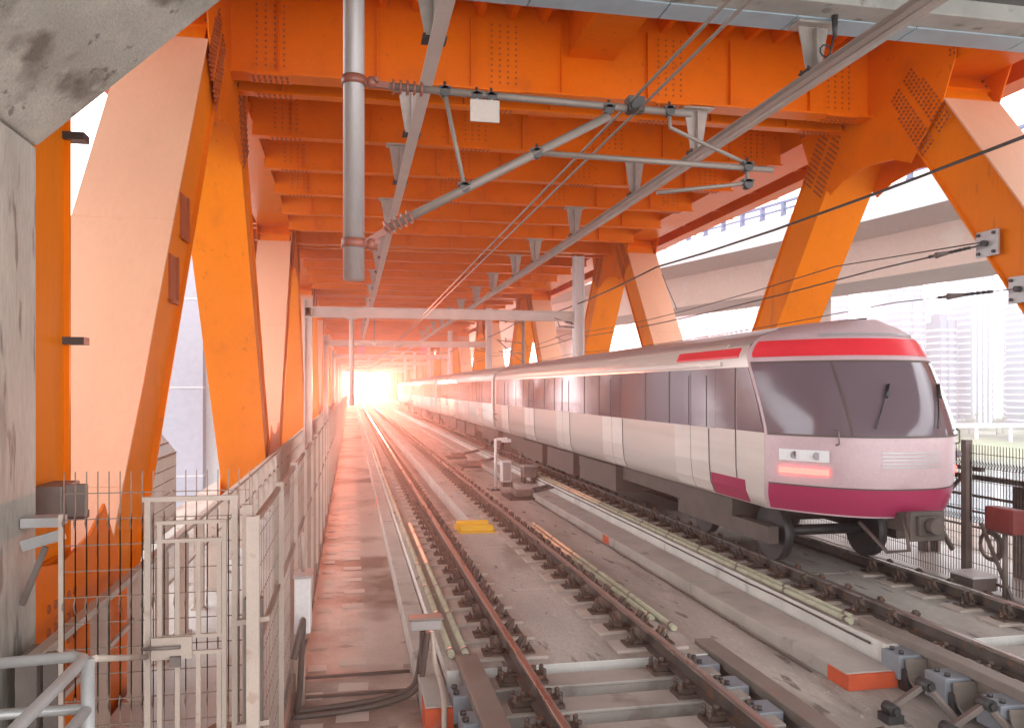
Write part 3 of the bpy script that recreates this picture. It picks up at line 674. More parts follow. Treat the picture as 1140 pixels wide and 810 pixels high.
# conductor rail over the train track and the angle bar over the walkway, with V brackets
m = MB(); x = 6.88
m.prism([(x-.13, 4.78), (x+.13, 4.78), (x+.13, 4.76), (x+.05, 4.74), (x+.05, 4.66), (x+.07, 4.62), (x+.045, 4.58), (x-.045, 4.58), (x-.07, 4.62), (x-.05, 4.66), (x-.05, 4.74), (x-.13, 4.76)], 'y', 4, 190)
tag(m.build('conductor_rail', mCOND), 'long grey overhead conductor rail above the train track', 'conductor rail')
m = MB(); x = 1.12; m.box(x-.10, x+.10, 4, 190, 4.62, 4.64); m.box(x+.08, x+.10, 4, 190, 4.64, 4.78)
tag(m.build('angle_bar', mPORT), 'long pale steel angle bar hung under the girders left of the near track', 'angle bar')
def vbracket(x, y, zt, zb, label, grp):
    t = thing('hanger_bracket', (x, y, zb), label, 'bracket', grp)
    m = MB(); m.prism([(x-.25, zt), (x+.25, zt), (x+.11, zb), (x-.11, zb)], 'y', y-.012, y+.012); m.box(x-.012, x+.012, y-.12, y-.012, zb, zt-.03); m.build('web_plate', mCOND, t)
    m = MB(); m.box(x-.32, x+.32, y-.16, y+.16, zt, zt+.035); m.build('top_plate', mCOND, t)
    m = MB()
    for q in (-.10, .10): m.cyl((x-.14, y+q, zb-.02), (x-.14, y+q, zb+.05), .022, n=6); m.cyl((x+.14, y+q, zb-.02), (x+.14, y+q, zb+.05), .022, n=6)
    m.box(x-.17, x+.17, y-.14, y+.14, zb-.01, zb+.012); m.build('clamp', mDARK, t); return t
BY = [11.15, Y1]+[Y1+.9+SP*i for i in (1, 3, 5)]
for k in range(1, 4): BY += [YT[k]+.9+SP*i for i in (0, 2, 4)]
pr = vbracket(6.88, BY[1], 5.64, 4.79, 'grey V shaped bracket hanging the conductor rail from the orange girders', 'brackets of the conductor rail'); note_kids(pr)
for y in BY[2:]: clone(pr, (6.88, y, 4.79))
vbracket(6.88, BY[0], 5.47, 4.79, 'grey V shaped bracket under the concrete lip, first along the conductor rail', None)
pl = vbracket(1.12, BY[1], 5.64, 4.79, 'grey V shaped bracket hanging the pale angle bar from the orange girders', 'brackets of the angle bar'); note_kids(pl)
for y in BY[2:]: clone(pl, (1.12, y, 4.79))
vbracket(1.12, BY[0], 5.47, 4.79, 'grey V shaped bracket under the concrete lip, first along the pale angle bar', None)
t = thing('wire_hanger', (6.85, 11.2, 4.8), 'dark chain hanger with a loop holding the conductor rail under the concrete lip', 'hanger')
m = MB(); m.cyl((7.05, 10.85, 5.53), (7.05, 10.85, 5.2), .05, .03, n=8); m.cyl((7.05, 10.85, 5.3), (6.98, 10.9, 4.85), .02, n=6); m.box(6.93, 7.03, 10.85, 10.95, 4.78, 4.92); m.build('rod', mDARK, t)
m = MB(); m.tube([(6.93+.09*math.cos(a*.7), 10.9, 5.02+.09*math.sin(a*.7)) for a in range(9)], .014, 6); m.build('loop', mDARK, t)

# portal frames across the bridge
def portal(y, label, first):
    t = thing('portal_frame', (3.8, y, ZF), label, 'portal frame', None)
    m = MB(); m.box(-1.86, 9.35, y-.15, y+.15, 3.24, 3.28); m.box(-1.86, 9.35, y-.15, y+.15, 2.86, 2.90); m.box(-1.86, 9.35, y-.02, y+.02, 2.90, 3.24); m.build('beam', mPORT, t)
    m = MB(); m.box(-1.86, -1.82, y-.15, y+.15, ZF+.2, 3.6); m.box(-1.58, -1.54, y-.15, y+.15, ZF+.2, 3.6); m.box(-1.82, -1.58, y-.02, y+.02, ZF+.2, 3.6); m.build('post', mPORT, t)
    m = MB(); m.box(9.36, 9.39, y-.2, y+.2, ZF+.2, 5.66); m.box(9.75, 9.78, y-.2, y+.2, ZF+.2, 5.66); m.box(9.39, 9.75, y-.02, y+.02, ZF+.2, 5.66); m.build('post', mBOXW, t)
    m = MB(); m.cyl((.02, y, -.7), (.02, y, 2.86), .10, n=12); m.box(-.2, .24, y-.2, y+.2, 2.80, 2.86); m.build('drop_post', mPORT, t)
    m = MB(); m.cyl((8.5, y, 3.0), (9.36, y, 2.75), .03, n=6); m.cyl((8.7, y, 2.65), (9.36, y, 2.6), .03, n=6); m.cyl((8.6, y, 3.0), (8.75, y, 2.6), .025, n=6)
    for i in range(4): m.cyl((9.0+i*.08, y, 2.86-i*.02), (9.03+i*.08, y, 2.85-i*.02), .075, n=8)
    m.build('wire_arm', mBROWN, t)
    m = MB(); m.cyl((.12, y, 1.9), (2.86, y, 1.85), .04, n=6); m.cyl((.12, y, .9), (2.1, y, 1.8), .04, n=6); m.cyl((1.5, y, 1.5), (3.6, y, 1.5), .03, n=6); m.build('cantilever_tube', mPORT, t)
    return t
for i, (y, l) in enumerate(((33.5, 'pale steel portal frame across the bridge, nearest of the row'), (56.5, 'pale steel portal frame across the bridge, second of the row'), (79.5, 'pale steel portal frame across the bridge, third of the row'), (102, 'pale steel portal frame across the bridge, fourth of the row'), (125, 'pale steel portal frame across the bridge, fifth of the row'), (148, 'farthest pale steel portal frame in the glow'))): portal(y, l, i == 0)
for x, l in ((.67, 'small pink square board under the second portal frame, left one'), (4.9, 'small pink square board under the second portal frame, right one')):
    m = MB(); m.box(x-.27, x+.27, 56.3, 56.34, 2.35, 2.85); m.bar((x, 56.36, 2.5), (x, 56.36, 2.9), .05, .03); tag(m.build('sign_board', mPINK), l, 'sign board')
t = thing('globe_lamp', (1.55, 57.5, 3.0), 'small white globe fitting hung over the second portal frame', 'lamp')
m = MB(); m.ball((1.55, 56.2, 3.10), .18); m.build('globe', mBOXW, t); m = MB(); m.cyl((1.55, 56.2, 3.2), (1.55, 56.2, 5.6), .03, n=6); m.build('stem', mGALV, t)

# slender lattice of arms by the far right posts
for y, l in ((44, 'slim grey mast with wire arms above the train roof, before the third right node'),):
    t = thing('wire_mast', (9.4, y, ZF), l, 'wire mast')
    m = MB(); m.cyl((9.4, y, ZF), (9.4, y, 3.9), .09, n=8); m.build('post', mGALV, t)
    m = MB()
    for z in (3.6, 2.5, 1.9): m.cyl((9.4, y, z), (8.0, y, z+.15), .03, n=6); m.cyl((8.4, y, z), (8.4, y, z+.3), .03, n=6); m.build('arm', mBROWN, t); m = MB()
    m.cyl((9.4, y, 1.4), (7.9, y, 2.7), .03, n=6); m.build('arm', mBROWN, t)

# ------------------------------------------------------------------ left fence, gate and handrails
def mesh_panel(m, p0, p1, z0, z1, dx=.05, dz=.2, r=.004, kinks=()):
    p0 = Vector(p0); p1 = Vector(p1); L_ = (p1-p0).length; d = (p1-p0)/L_; nrm = d.cross(Vector((0, 0, 1)))
    n = max(1, int(L_/dx))
    for i in range(n+1):
        p = p0+d*(L_*i/n); zs = [z0]
        for kz in kinks: zs += [kz-.05, kz, kz+.05]
        zs.append(z1)
        for a, c in zip(zs[:-1], zs[1:]):
            oa = nrm*(.03 if a in kinks else 0); oc = nrm*(.03 if c in kinks else 0)
            m.bar((p.x+oa.x, p.y+oa.y, a), (p.x+oc.x, p.y+oc.y, c), r*2, r*2, (d.x, d.y, 0))
    z = z0+.02
    while z <= z1: m.bar((p0.x, p0.y, z), (p1.x, p1.y, z), r*2, r*2); z += dz
XF = -.57
t = thing('walkway_fence', (XF, 5.0, ZF), 'pale mesh fence with steel posts along the left edge of the walkway', 'fence')
y = 5.0; i = 0
while y < 130:
    m = MB(); m.box(XF-.036, XF+.036, y-.03, y-.022, ZF, -.755); m.box(XF-.036, XF+.036, y+.022, y+.03, ZF, -.755); m.box(XF-.006, XF+.006, y-.022, y+.022, ZF, -.755); m.box(XF-.06, XF+.06, y-.05, y+.05, ZF, ZF+.02)
    m.build('post', mFENCE, t)
    e = y+1.75
    m = MB(); mesh_panel(m, (XF, y+.05, 0), (XF, e-.05, 0), ZF+.12, -.80, .10 if y < 30 else .2, .2 if y < 30 else .3, .0019 if y < 30 else .004)
    for z in (-.82, -1.6, ZF+.15): m.box(XF-.015, XF+.015, y+.03, e-.03, z, z+.035)
    m.box(XF+.012, XF+.02, y+.04, e-.04, ZF+.01, ZF+.16)
    m.build('mesh_panel', mWIRE, t)
    y = e; i += 1
t = thing('side_handrail', (-1.93, 5.6, ZF), 'pale steel handrail of upright posts on the outer left path', 'handrail')
m = MB(); m.box(-1.97, -1.89, 5.5, 130, -1.70, -1.65); m.build('top_rail', mFENCE, t)
m = MB(); m.box(-1.95, -1.92, 5.5, 130, -2.12, -2.08); m.build('mid_rail', mFENCE, t)
y = 5.8; 
for i in range(98):
    m = MB(); m.box(-1.99, -1.87, y-.045, y-.037, ZF+.22, -1.70); m.box(-1.99, -1.87, y+.037, y+.045, ZF+.22, -1.70); m.box(-1.935, -1.925, y-.037, y+.037, ZF+.22, -1.70); m.box(-2.02, -1.84, y-.08, y+.08, ZF+.22, ZF+.24)
    m.build('post', mFENCE, t); y += 1.05
# outer wire mesh screen
t = thing('outer_mesh_screen', (-3.6, 15.5, -2.5), 'tall pale wire mesh screen with bent top outside the left truss', 'mesh screen')
m = MB(); mesh_panel(m, (-3.65, 13.4, 0), (-3.65, 18.2, 0), -2.9, -1.35, .09, .25, .008); m.build('lower_mesh', mWIRE, t)
m = MB()
for i in range(50): yy = 13.4+i*.098; m.bar((-3.65, yy, -1.35), (-3.95, yy, -.95), .014, .014)
for q in (0, .5, 1): m.bar((-3.65-.3*q, 13.4, -1.35+.4*q), (-3.65-.3*q, 18.2, -1.35+.4*q), .03, .03)
m.build('bent_top', mWIRE, t)
# crosswise gate fence
YG = 5.2
t = thing('gate_fence', (-1.1, YG, ZF), 'crosswise fence of kinked wire mesh behind the metal gate', 'fence')
m = MB(); mesh_panel(m, (-1.68, YG+.05, 0), (-.62, YG+.05, 0), ZF+.25, -.50, .06, .155, .003, (-.80, -1.3, -1.9)); m.build('mesh_panel', mWIRE, t)
m = MB(); m.box(-.66, -.60, YG+.02, YG+.08, ZF, -.72); m.build('post', mFENCE, t)
m = MB(); m.box(-1.705, -1.68, YG+.03, YG+.06, ZF, -.75); m.build('post', mFENCE, t)
t = thing('metal_gate', (-.95, YG, ZF), 'buff metal gate with upright bars and a latch plate between the fences', 'gate')
g = MB(); x0, x1 = -1.20, -.70
for x in (x0, x1): g.bar((x, YG, ZF+.3), (x, YG, -.68), .034, .034)
g.bar((x0-.03, YG, -.668), (x1+.02, YG, -.668), .03, .03, (0, 1, 0)); g.build('outer_frame', mFENCE, t)
g = MB()
for z in (-.81, -.92, -1.50, -1.60, ZF+.5): g.bar((x0+.05, YG-.01, z), (x1-.05, YG-.01, z), .022, .024, (0, 1, 0))
for x in (x0+.07, x1-.06): g.bar((x, YG-.01, ZF+.4), (x, YG-.01, -.81), .027, .027)
g.build('leaf_frame', mFENCE, t)
for k in range(3):
    x = x0+.17+k*.12; g = MB(); g.bar((x, YG-.012, -1.50), (x, YG-.012, -.92), .028, .016, (0, 1, 0)); g.bar((x, YG-.012, ZF+.5), (x, YG-.012, -1.60), .028, .016, (0, 1, 0)); g.build('bar', mFENCE, t)
g = MB(); g.box(x0+.03, x0+.26, YG-.06, YG-.035, -1.62, -1.49); lp = g.build('latch_plate', mFENCE, t)
g = MB(); g.cyl((x0-.02, YG-.075, -1.545), (x0+.20, YG-.075, -1.545), .011, n=8); g.box(x0+.14, x0+.20, YG-.09, YG-.06, -1.66, -1.60); g.build('bolt', mBROWN, lp)
g = MB(); g.box(x1+.06, x1+.17, YG-.08, YG+.0, ZF+.3, -1.28); g.build('lock_post', mBROWN, t)
for z in (-1.42, -2.05):
    g = MB(); g.bar((x1+.02, YG-.06, z), (x1+.21, YG-.06, z+.02), .03, .05, (0, 1, 0)); g.bar((x1+.13, YG-.07, z+.03), (x1+.10, YG-.08, z-.09), .05, .02); g.build('hinge', mFENCE, t)
# near pipe handrail
t = thing('pipe_handrail', (-1.2, 4.0, ZF), 'grey tubular handrail with a corner post in front of the gate', 'handrail')
m = MB(); m.tube([(-2.09, 4.0, -1.25), (-1.24, 4.0, -1.22), (-1.19, 3.96, -1.22), (-1.18, 3.9, -1.22), (-1.18, .9, -1.22)], .026, 12); m.build('top_rail', mSTEEL, t)
m = MB(); m.tube([(-2.09, 4.0, -1.46), (-1.20, 4.0, -1.46), (-1.18, 3.98, -1.46), (-1.18, .9, -1.46)], .024, 10); m.build('mid_rail', mSTEEL, t); m = MB(); m.tube([(-1.18, 4.0, -1.68), (-1.18, .9, -1.68)], .024, 10); m.build('mid_rail', mSTEEL, t)
m = MB(); m.cyl((-1.18, 4.0, ZF), (-1.18, 4.0, -1.23), .030, n=12); m.build('post', mSTEEL, t)
m = MB(); m.cyl((-1.15, 4.0, -1.235), (-1.2, 5.15, -1.6), .016, n=8); m.build('stay', mFENCE, t)
# steel bits by the column foot
t = thing('stair_bracket', (-2.0, 5.6, ZF), 'grey steel angle brackets bolted beside the concrete column', 'bracket')
m = MB(); m.bar((-2.09, 5.75, -1.02), (-1.84, 5.75, -.95), .04, .07); m.box(-2.09, -1.86, 5.72, 5.88, -.90, -.84); m.build('arm', mSTEEL, t)
m = MB(); m.bar((-2.09, 5.75, -1.4), (-1.95, 5.75, -1.03), .03, .035); m.build('strut', mBROWN, t)
m = MB(); m.box(-2.02, -1.90, 5.45, 5.75, ZF, -1.66); m.build('upright', mBROWN, t); m = MB(); m.box(-1.88, -1.80, 5.5, 5.58, ZF, -1.66); m.build('upright', mBROWN, t)
for z in (-2.1, -2.4, -2.7): m = MB(); m.cyl((-1.96, 5.44, z), (-1.96, 5.46, z), .02, n=8); m.build('bolt', mDARK, t)
# cabinet and hoses on the walkway fence
t = thing('fence_cabinet', (-.42, 8.05, -2.4), 'pale grey electrical cabinet fixed to the walkway fence', 'cabinet')
m = MB(); m.box(-.53, -.38, 7.90, 8.20, -2.33, -1.80); m.build('case', mBOXW, t, .012)
m = MB(); m.box(-.54, -.36, 7.88, 8.22, -1.80, -1.775); m.build('hood', mBOXG, t)
m = MB(); m.cyl((-.46, 8.05, ZF), (-.46, 8.05, -2.33), .025, n=8); m.cyl((-.46, 8.1, -1.78), (-.46, 8.1, -1.4), .015, n=6); m.build('conduit', mFENCE, t)
cable([(-.50, 7.4, -2.4), (-.44, 7.5, -2.15), (-.44, 7.75, -2.2), (-.47, 7.82, ZF+.3), (-.5, 7.85, ZF+.03)], .03, 'brown hose bending down the walkway fence below the cabinet')
m = MB(); m.add([(-1.05+.20*math.cos(a*.5)*(1+.15*math.sin(a*2.1)), 7.0+.26*math.sin(a*.5), ZF+.224) for a in range(12)], [tuple(range(12))]); 
tag(m.build('rust_stain', mat('rust_stain_film', (.30, .13, .06), .6)), 'brown oval rust stain on the pale floor behind the gate', 'stain')

# ------------------------------------------------------------------ right hand fence and kit
t = thing('right_mesh_fence', (8.92, 10, ZF), 'dark kinked wire mesh fence with posts on the far side of the train track', 'fence')
y = 5.4
for i in range(14):
    m = MB(); m.box(8.86, 8.97, y-.05, y+.05, ZF, -.76); m.build('post', mBROWN, t)
    m = MB(); mesh_panel(m, (8.93, y+.06, 0), (8.93, y+2.44, 0), ZF+.1, -.82, .055, .2, .004, (-1.1, -1.9)); m.build('mesh_panel', mBROWN, t)
    y += 2.5
t = thing('right_side_handrail', (9.95, 6, ZF), 'brown steel handrail with thick posts behind the right mesh fence', 'handrail')
m = MB(); m.box(9.9, 10.0, 4, 60, -1.48, -1.40); m.build('top_rail', mBROWN, t)
for z in (-1.75, -2.0, -2.25): m = MB(); m.cyl((9.95, 4, z), (9.95, 60, z), .02, n=6); m.build('wire_rail', mBROWN, t)
y = 6.2
for i in range(24):
    m = MB(); m.box(9.83, 9.87, y-.13, y+.13, ZF+.22, -1.48); m.box(10.03, 10.07, y-.13, y+.13, ZF+.22, -1.48); m.box(9.87, 10.03, y-.02, y+.02, ZF+.22, -1.48); m.build('post', mBROWN, t); y += 2.1
m = MB(); m.bar((9.9, 11.6, -1.42), (9.9, 12.6, -2.3), .05, .05); m.bar((9.9, 11.2, -1.3), (9.9, 13.4, -1.3), .07, .07); m.build('brace', mBROWN, t)
t = thing('red_control_box', (8.72, 9.4, ZF), 'reddish control box on a slim stand beside the far rail at the right edge', 'control box')
m = MB(); m.box(8.60, 8.80, 9.2, 9.7, -1.95, -1.62); m.build('case', mDRED, t, .02)
m = MB(); m.box(8.585, 8.60, 9.25, 9.65, -1.92, -1.65); m.box(8.58, 8.59, 9.58, 9.62, -1.8, -1.76); m.build('door', mDRED, t)
m = MB(); m.cyl((8.7, 9.45, ZF), (8.7, 9.45, -1.95), .035, n=8); m.bar((8.7, 9.2, ZF), (8.72, 9.9, -1.9), .04, .04); m.build('stand', mBROWN, t)
m = MB(); m.tube([(8.78, 9.78+.20*math.cos(a*math.pi/10), -2.2+.20*math.sin(a*math.pi/10)) for a in range(21)], .025, 8); m.tube([(8.75, 9.78+.17*math.cos(a*math.pi/10), -2.2+.17*math.sin(a*math.pi/10)) for a in range(21)], .018, 8)
tag(m.build('hose_coil', mBROWN), 'round coil of dark hose hung on the right mesh fence', 'hose')
t = thing('grey_box', (8.6, 9.9, ZF), 'low grey box with a curved hose beside the far shiny rail', 'box')
m = MB(); m.box(8.42, 8.80, 9.7, 10.15, ZF+.25, ZF+.44); m.build('case', mBROWN, t, .015)
m = MB(); m.box(8.40, 8.82, 9.68, 10.17, ZF+.44, ZF+.47); m.build('lid', mBOXW, t)
m = MB(); m.tube([(8.8, 9.7, ZF+.35), (8.8, 9.55, ZF+.33), (8.8, 9.45, ZF+.2), (8.8, 9.4, ZF+.02)], .022, 8); m.build('hose', mGALV, t)

# ------------------------------------------------------------------ train
XC, HW, YN = 6.88, 1.40, 8.9
PR = [(-1.64, 1.28), (-1.45, 1.36), (-1.15, 1.39), (-.61, 1.40), (.0, 1.40), (.30, 1.395), (.47, 1.37), (.62, 1.30), (.76, 1.12), (.86, .85), (.93, .45)]   # (z, half width)
train = thing('metro_train', (XC, 20, ZR), 'silver metro train with dark window band and red lamps on the right track', 'train')
def hw(z):
    for (za, wa), (zb, wb) in zip(PR[:-1], PR[1:]):
        if za <= z <= zb: return wa+(wb-wa)*(z-za)/(zb-za)
    return PR[0][1] if z < PR[0][0] else PR[-1][1]
def nose_y(fx, z):
    rake = .15*((-.9-z)/.74)**2 if z < -.9 else (0 if z < -.62 else .85*((z+.62)/1.5)**1.25)
    return YN+rake+1.15*abs(fx)**2.6*(1 if z < .5 else 1-.3*(z-.5)/.45)
CAR, NCAR = 22.3, 4
def side_strip(m, z0, z1, y0, y1, off, sgn, nseg=1, mi=0, th=.012):
    zs = sorted([z0, z1]+[p[0] for p in PR if z0 < p[0] < z1]); n = len(zs)
    vs = []
    for y in (y0, y1):
        for o in (off, off-th):
            for z in zs: vs.append((XC+sgn*(hw(z)+o), y(z) if callable(y) else y, z))
    q = lambda a, o, i: (a*2+o)*n+i
    for i in range(n-1):
        m.add([vs[q(0, 0, i)], vs[q(1, 0, i)], vs[q(1, 0, i+1)], vs[q(0, 0, i+1)]], [(0, 1, 2, 3)], mi)
    for a in (0, 1):
        for i in range(n-1): m.add([vs[q(a, 0, i)], vs[q(a, 0, i+1)], vs[q(a, 1, i+1)], vs[q(a, 1, i)]], [(0, 1, 2, 3)], mi)
    for i in (0, n-1): m.add([vs[q(0, 0, i)], vs[q(1, 0, i)], vs[q(1, 1, i)], vs[q(0, 1, i)]], [(0, 1, 2, 3)], mi)
ysrc = YN+1.0+1.1
def nose_grid(m, z0, z1, f0, f1, nz, nf, off, mi=0):
    vs = []; 
    for i in range(nz+1):
        z = z0+(z1-z0)*i/nz
        for j in range(nf+1):
            fx = f0+(f1-f0)*j/nf
            s_ = 1+off*.7*abs(fx)
            vs.append((XC+fx*hw(z)*s_, nose_y(fx, z)-off, z+off*.3))
    m.add(vs, [(i*(nf+1)+j, i*(nf+1)+j+1, (i+1)*(nf+1)+j+1, (i+1)*(nf+1)+j) for i in range(nz) for j in range(nf)], mi, True)
for c in range(NCAR):
    y0 = YN+CAR*c+(1.9 if c == 0 else .25); y1 = YN+CAR*(c+1)-.25
    m = MB(); ring = [(XC-wd, z) for z, wd in PR]+[(XC, .96)]+[(XC+wd, z) for z, wd in reversed(PR)]
    n = len(ring)
    mids = []
    for i in range(n):
        za = (ring[i][1]+ring[(i+1) % n][1])/2; mids.append(1 if za > .60 else 0)
    if c == 0:
        vs = [(p[0], nose_y(max(-1, min(1, (p[0]-XC)/max(hw(p[1]), .01))), p[1]), p[1]) for p in ring]+[(p[0], y1, p[1]) for p in ring]
    else: vs = [(p[0], y0, p[1]) for p in ring]+[(p[0], y1, p[1]) for p in ring]
    m.v = vs
    for i in range(n): m.f.append((i, (i+1) % n, n+(i+1) % n, n+i)); m.m.append(mids[i]); m.sm.append(True)
    if c: m.f.append(tuple(range(n))); m.m.append(0); m.sm.append(False)
    m.f.append(tuple(range(n, 2*n))); m.m.append(0); m.sm.append(False)
    body = m.build('car_body', [mPANEL, mROOF], train)
    ws = y0+.75 if c == 0 else y0+.3
    for sg in (-1, 1):
        m = MB(); side_strip(m, -.61, .30, ws, y1-.3, .006, sg); m.build('window_band', mGLASS, body)
        m = MB(); side_strip(m, .335, .40, ws-.2, y1-.05, .035, sg, th=.04); m.build('rain_gutter', mPANEL, body)
        m = MB(); side_strip(m, .60, .66, ws-.2, y1-.05, .02, sg, th=.03); m.build('roof_edge', mPANEL, body)
        for k in range(4):
            for q_ in (1.55, 2.72):
                yq = (YN+CAR*c)+2.9+k*4.1+q_; m = MB(); side_strip(m, -.60, .29, yq, yq+.05, .011, sg); m.build('window_pillar', mRUB, body)
        for k in range(5):
            yd = (YN+CAR*c)+2.9+k*4.1
            m = MB(); side_strip(m, -1.60, -.62, yd, yd+.66, .010, sg, mi=0); side_strip(m, -1.60, -.62, yd+.68, yd+1.34, .010, sg, mi=0)
            d_ = m.build('door', mPANEL, body)
            m = MB(); side_strip(m, -1.61, .27, yd+.662, yd+.678, .0085, sg); m.build('door_seal', mRUB, d_)
            m = MB(); side_strip(m, -1.61, -.62, yd-.02, yd-.004, .0085, sg); m.build('door_seal', mRUB, d_)
            m = MB(); side_strip(m, -.60, .20, yd+.06, yd+.60, .017, sg); side_strip(m, -.60, .20, yd+.74, yd+1.28, .017, sg); m.build('door_window', mGLASS, d_)
    m = MB(); a = y0 if c else y0+.4
    m.box(XC-1.15, XC+1.15, a+.3, y1-.3, -1.95, -1.66); 
    for k in range(3): m.box(XC-1.3, XC+1.3, a+5.4+k*3.4, a+8.2+k*3.4, -2.22, -1.68)
    m.build('underframe', mUNDER, train)
    for yb in (YN+CAR*c+3.2, YN+CAR*c+CAR-3.4):
        m = MB()
        for sx in (-1, 1): m.bar((XC+sx*1.02, yb-1.6, -2.08), (XC+sx*1.02, yb+1.6, -2.08), .16, .24)
        m.box(XC-1.0, XC+1.0, yb-.3, yb+.3, -2.1, -1.8); bg_ = m.build('bogie', mUNDER, train)
        for q in (-1.15, 1.15):
            m = MB()
            for sx in (-1, 1): m.cyl((XC+sx*.68, yb+q, ZR+.42), (XC+sx*.82, yb+q, ZR+.42), .42, n=20)
            m.cyl((XC-.7, yb+q, ZR+.42), (XC+.7, yb+q, ZR+.42), .08, n=8); m.build('wheelset', mDARK, bg_)
    if c < NCAR-1:
        m = MB(); m.box(XC-1.2, XC+1.2, y1, y1+.5, -1.5, .7); m.build('gangway', mUNDER, train)
    if c == 0:
        m = MB(); nose_grid(m, -1.64, .93, -1, 1, 28, 20, 0); nz = m.build('cab_nose', mMAUVE, body)
        m = MB(); nose_grid(m, -.60, .34, -.985, .985, 14, 24, .012); m.build('windscreen', mGLASS, body)
        m = MB(); nose_grid(m, .43, .66, -.97, .97, 4, 18, .012); side_strip(m, .44, .585, YN+1.95, YN+4.2, .012, -1); side_strip(m, .44, .585, YN+1.95, YN+4.2, .012, 1); m.build('red_band', mTRED, body)
        m = MB(); nose_grid(m, -1.62, -1.28, -.98, .98, 5, 18, .010)
        for sg in (-1, 1): side_strip(m, -1.62, -1.30, YN+1.75, YN+2.85, .010, sg)
        m.build('crimson_skirt', mCRIM, body)
        for f0, f1 in ((-.93, -.66), (.66, .93)):
            m = MB(); nose_grid(m, -1.12, -1.04, f0, f1, 3, 6, .016); m.build('tail_lamp', mLAMP, body)
            m = MB(); nose_grid(m, -.95, -.80, f0, f1, 3, 6, .014); m.build('headlight', mBOXW, body)
        for sg in (-1, 1):
            m = MB(); side_strip(m, -.60, .30, lambda z: nose_y(1, z)+.01, YN+1.95, .008, sg); m.build('cab_side_glass', mGLASS, body)
            m = MB(); side_strip(m, -.60, .30, YN+2.01, YN+2.64, .008, sg); m.build('cab_side_glass', mGLASS, body)
        for (za, zb, fa, fb) in ((-.625, -.60, -.985, .985), (.34, .365, -.985, .985), (-.60, .34, -.52, -.505), (-.60, .34, .505, .52), (-1.28, -1.262, -.98, .98)):
            m = MB(); nose_grid(m, za, zb, fa, fb, 8, 18, .016); m.build('rubber_seal', mRUB, body)
        for f0 in (-.35, .25):
            m = MB(); pts = [(XC+(f0+.22*u)*hw(-.5), nose_y(f0+.22*u, -.5+.55*u)-.05, -.5+.55*u) for u in (0, .35, .7, 1)]; m.tube(pts, .011, 6); m.tube([(p[0]+.02, p[1]-.01, p[2]) for p in pts[2:]], .02, 6); m.build('wiper', mDARK, body)
        for f0 in (-.86, -.74, .74, .86):
            p = (XC+f0*hw(-.87), nose_y(f0, -.87), -.87); m = MB(); m.cyl((p[0], p[1]-.03, p[2]), (p[0], p[1]-.05, p[2]), .052, n=14); m.build('lamp_lens', mGLASS, body)
        for k in range(5):
            m = MB(); nose_grid(m, -1.0+k*.045, -.98+k*.045, -.3, .3, 1, 8, .014); m.build('grille_slat', mROOF, body)
        m = MB(); nose_grid(m, .70, .73, -.6, .6, 2, 12, .02); m.build('roof_seam', mROOF, body)
        for f0 in (-.62, .62):
            m = MB(); p = (XC+f0*hw(-.7), nose_y(f0, -.7), -.7); m.tube([(p[0], p[1]-.01, -.72), (p[0], p[1]-.07, -.70), (p[0], p[1]-.07, -.55), (p[0], p[1]-.01, -.53)], .012, 6); m.build('grab_handle', mGALV, body)
        for sg in (-1, 1):
            m = MB(); side_strip(m, -1.5, .30, YN+1.98, YN+2.0, .008, sg); m.build('cab_seam', mRUB, body)
        m = MB(); m.box(XC-.16, XC+.16, YN-.30, YN+.3, -1.78, -1.55); m.cyl((XC, YN-.30, -1.66), (XC, YN-.42, -1.66), .10, n=12); m.box(XC-.24, XC+.24, YN-.24, YN-.16, -1.86, -1.50); cp_ = m.build('coupler', mUNDER, train, .01)
        m = MB(); m.tube([(XC-.22, YN-.1, -1.6), (XC-.3, YN-.3, -1.95), (XC-.45, YN-.1, -2.0), (XC-.55, YN+.3, -1.7)], .025, 8); m.build('hose', mRUB, cp_)
        m = MB(); m.tube([(XC+.22, YN-.1, -1.6), (XC+.3, YN-.3, -1.95), (XC+.45, YN-.1, -2.0), (XC+.55, YN+.3, -1.7)], .025, 8); m.build('hose', mRUB, cp_)

# ------------------------------------------------------------------ highway viaduct on the right
path = [(34, -30), (34, 0), (33.8, 20), (32.5, 34.7), (30, 49), (26.5, 63), (23.2, 76), (20.6, 90), (19.4, 110), (19, 140), (19, 200)]
def smooth_path(P, k=6):
    P = [Vector((p[0], p[1], 0)) for p in P]; out = []
    for i in range(len(P)-1):
        a = P[max(i-1, 0)]; p0 = P[i]; p1 = P[i+1]; c = P[min(i+2, len(P)-1)]
        for j in range(k):
            u = j/k; out.append(.5*((2*p0)+(p1-a)*u+(2*a-5*p0+4*p1-c)*u*u+(-a+3*p0-3*p1+c)*u**3))
    return out+[P[-1]]
sp_ = smooth_path(path)
def sweep(prof, nm, mm, parent):
    m = MB(); n = len(prof); vs = []
    for i, p in enumerate(sp_):
        d = (sp_[min(i+1, len(sp_)-1)]-sp_[max(i-1, 0)]).normalized(); nr = Vector((d.y, -d.x, 0))
        for (o, z) in prof: q = p+nr*o; vs.append((q.x, q.y, z))
    m.v = vs
    for i in range(len(sp_)-1):
        for j in range(n): m.f.append((i*n+j, i*n+(j+1) % n, (i+1)*n+(j+1) % n, (i+1)*n+j)); m.m.append(0); m.sm.append(False)
    return m.build(nm, mm, parent)
via = thing('highway_viaduct', (30, 49, -30), 'pale curving concrete road viaduct with blue railing behind the right truss', 'viaduct')
sweep([(.1, 10.3), (2.6, 9.7), (3.3, 7.2), (9.2, 7.2), (9.9, 9.7), (12.4, 10.3), (12.4, 10.7), (.1, 10.7)], 'box_girder', mVIA, via)
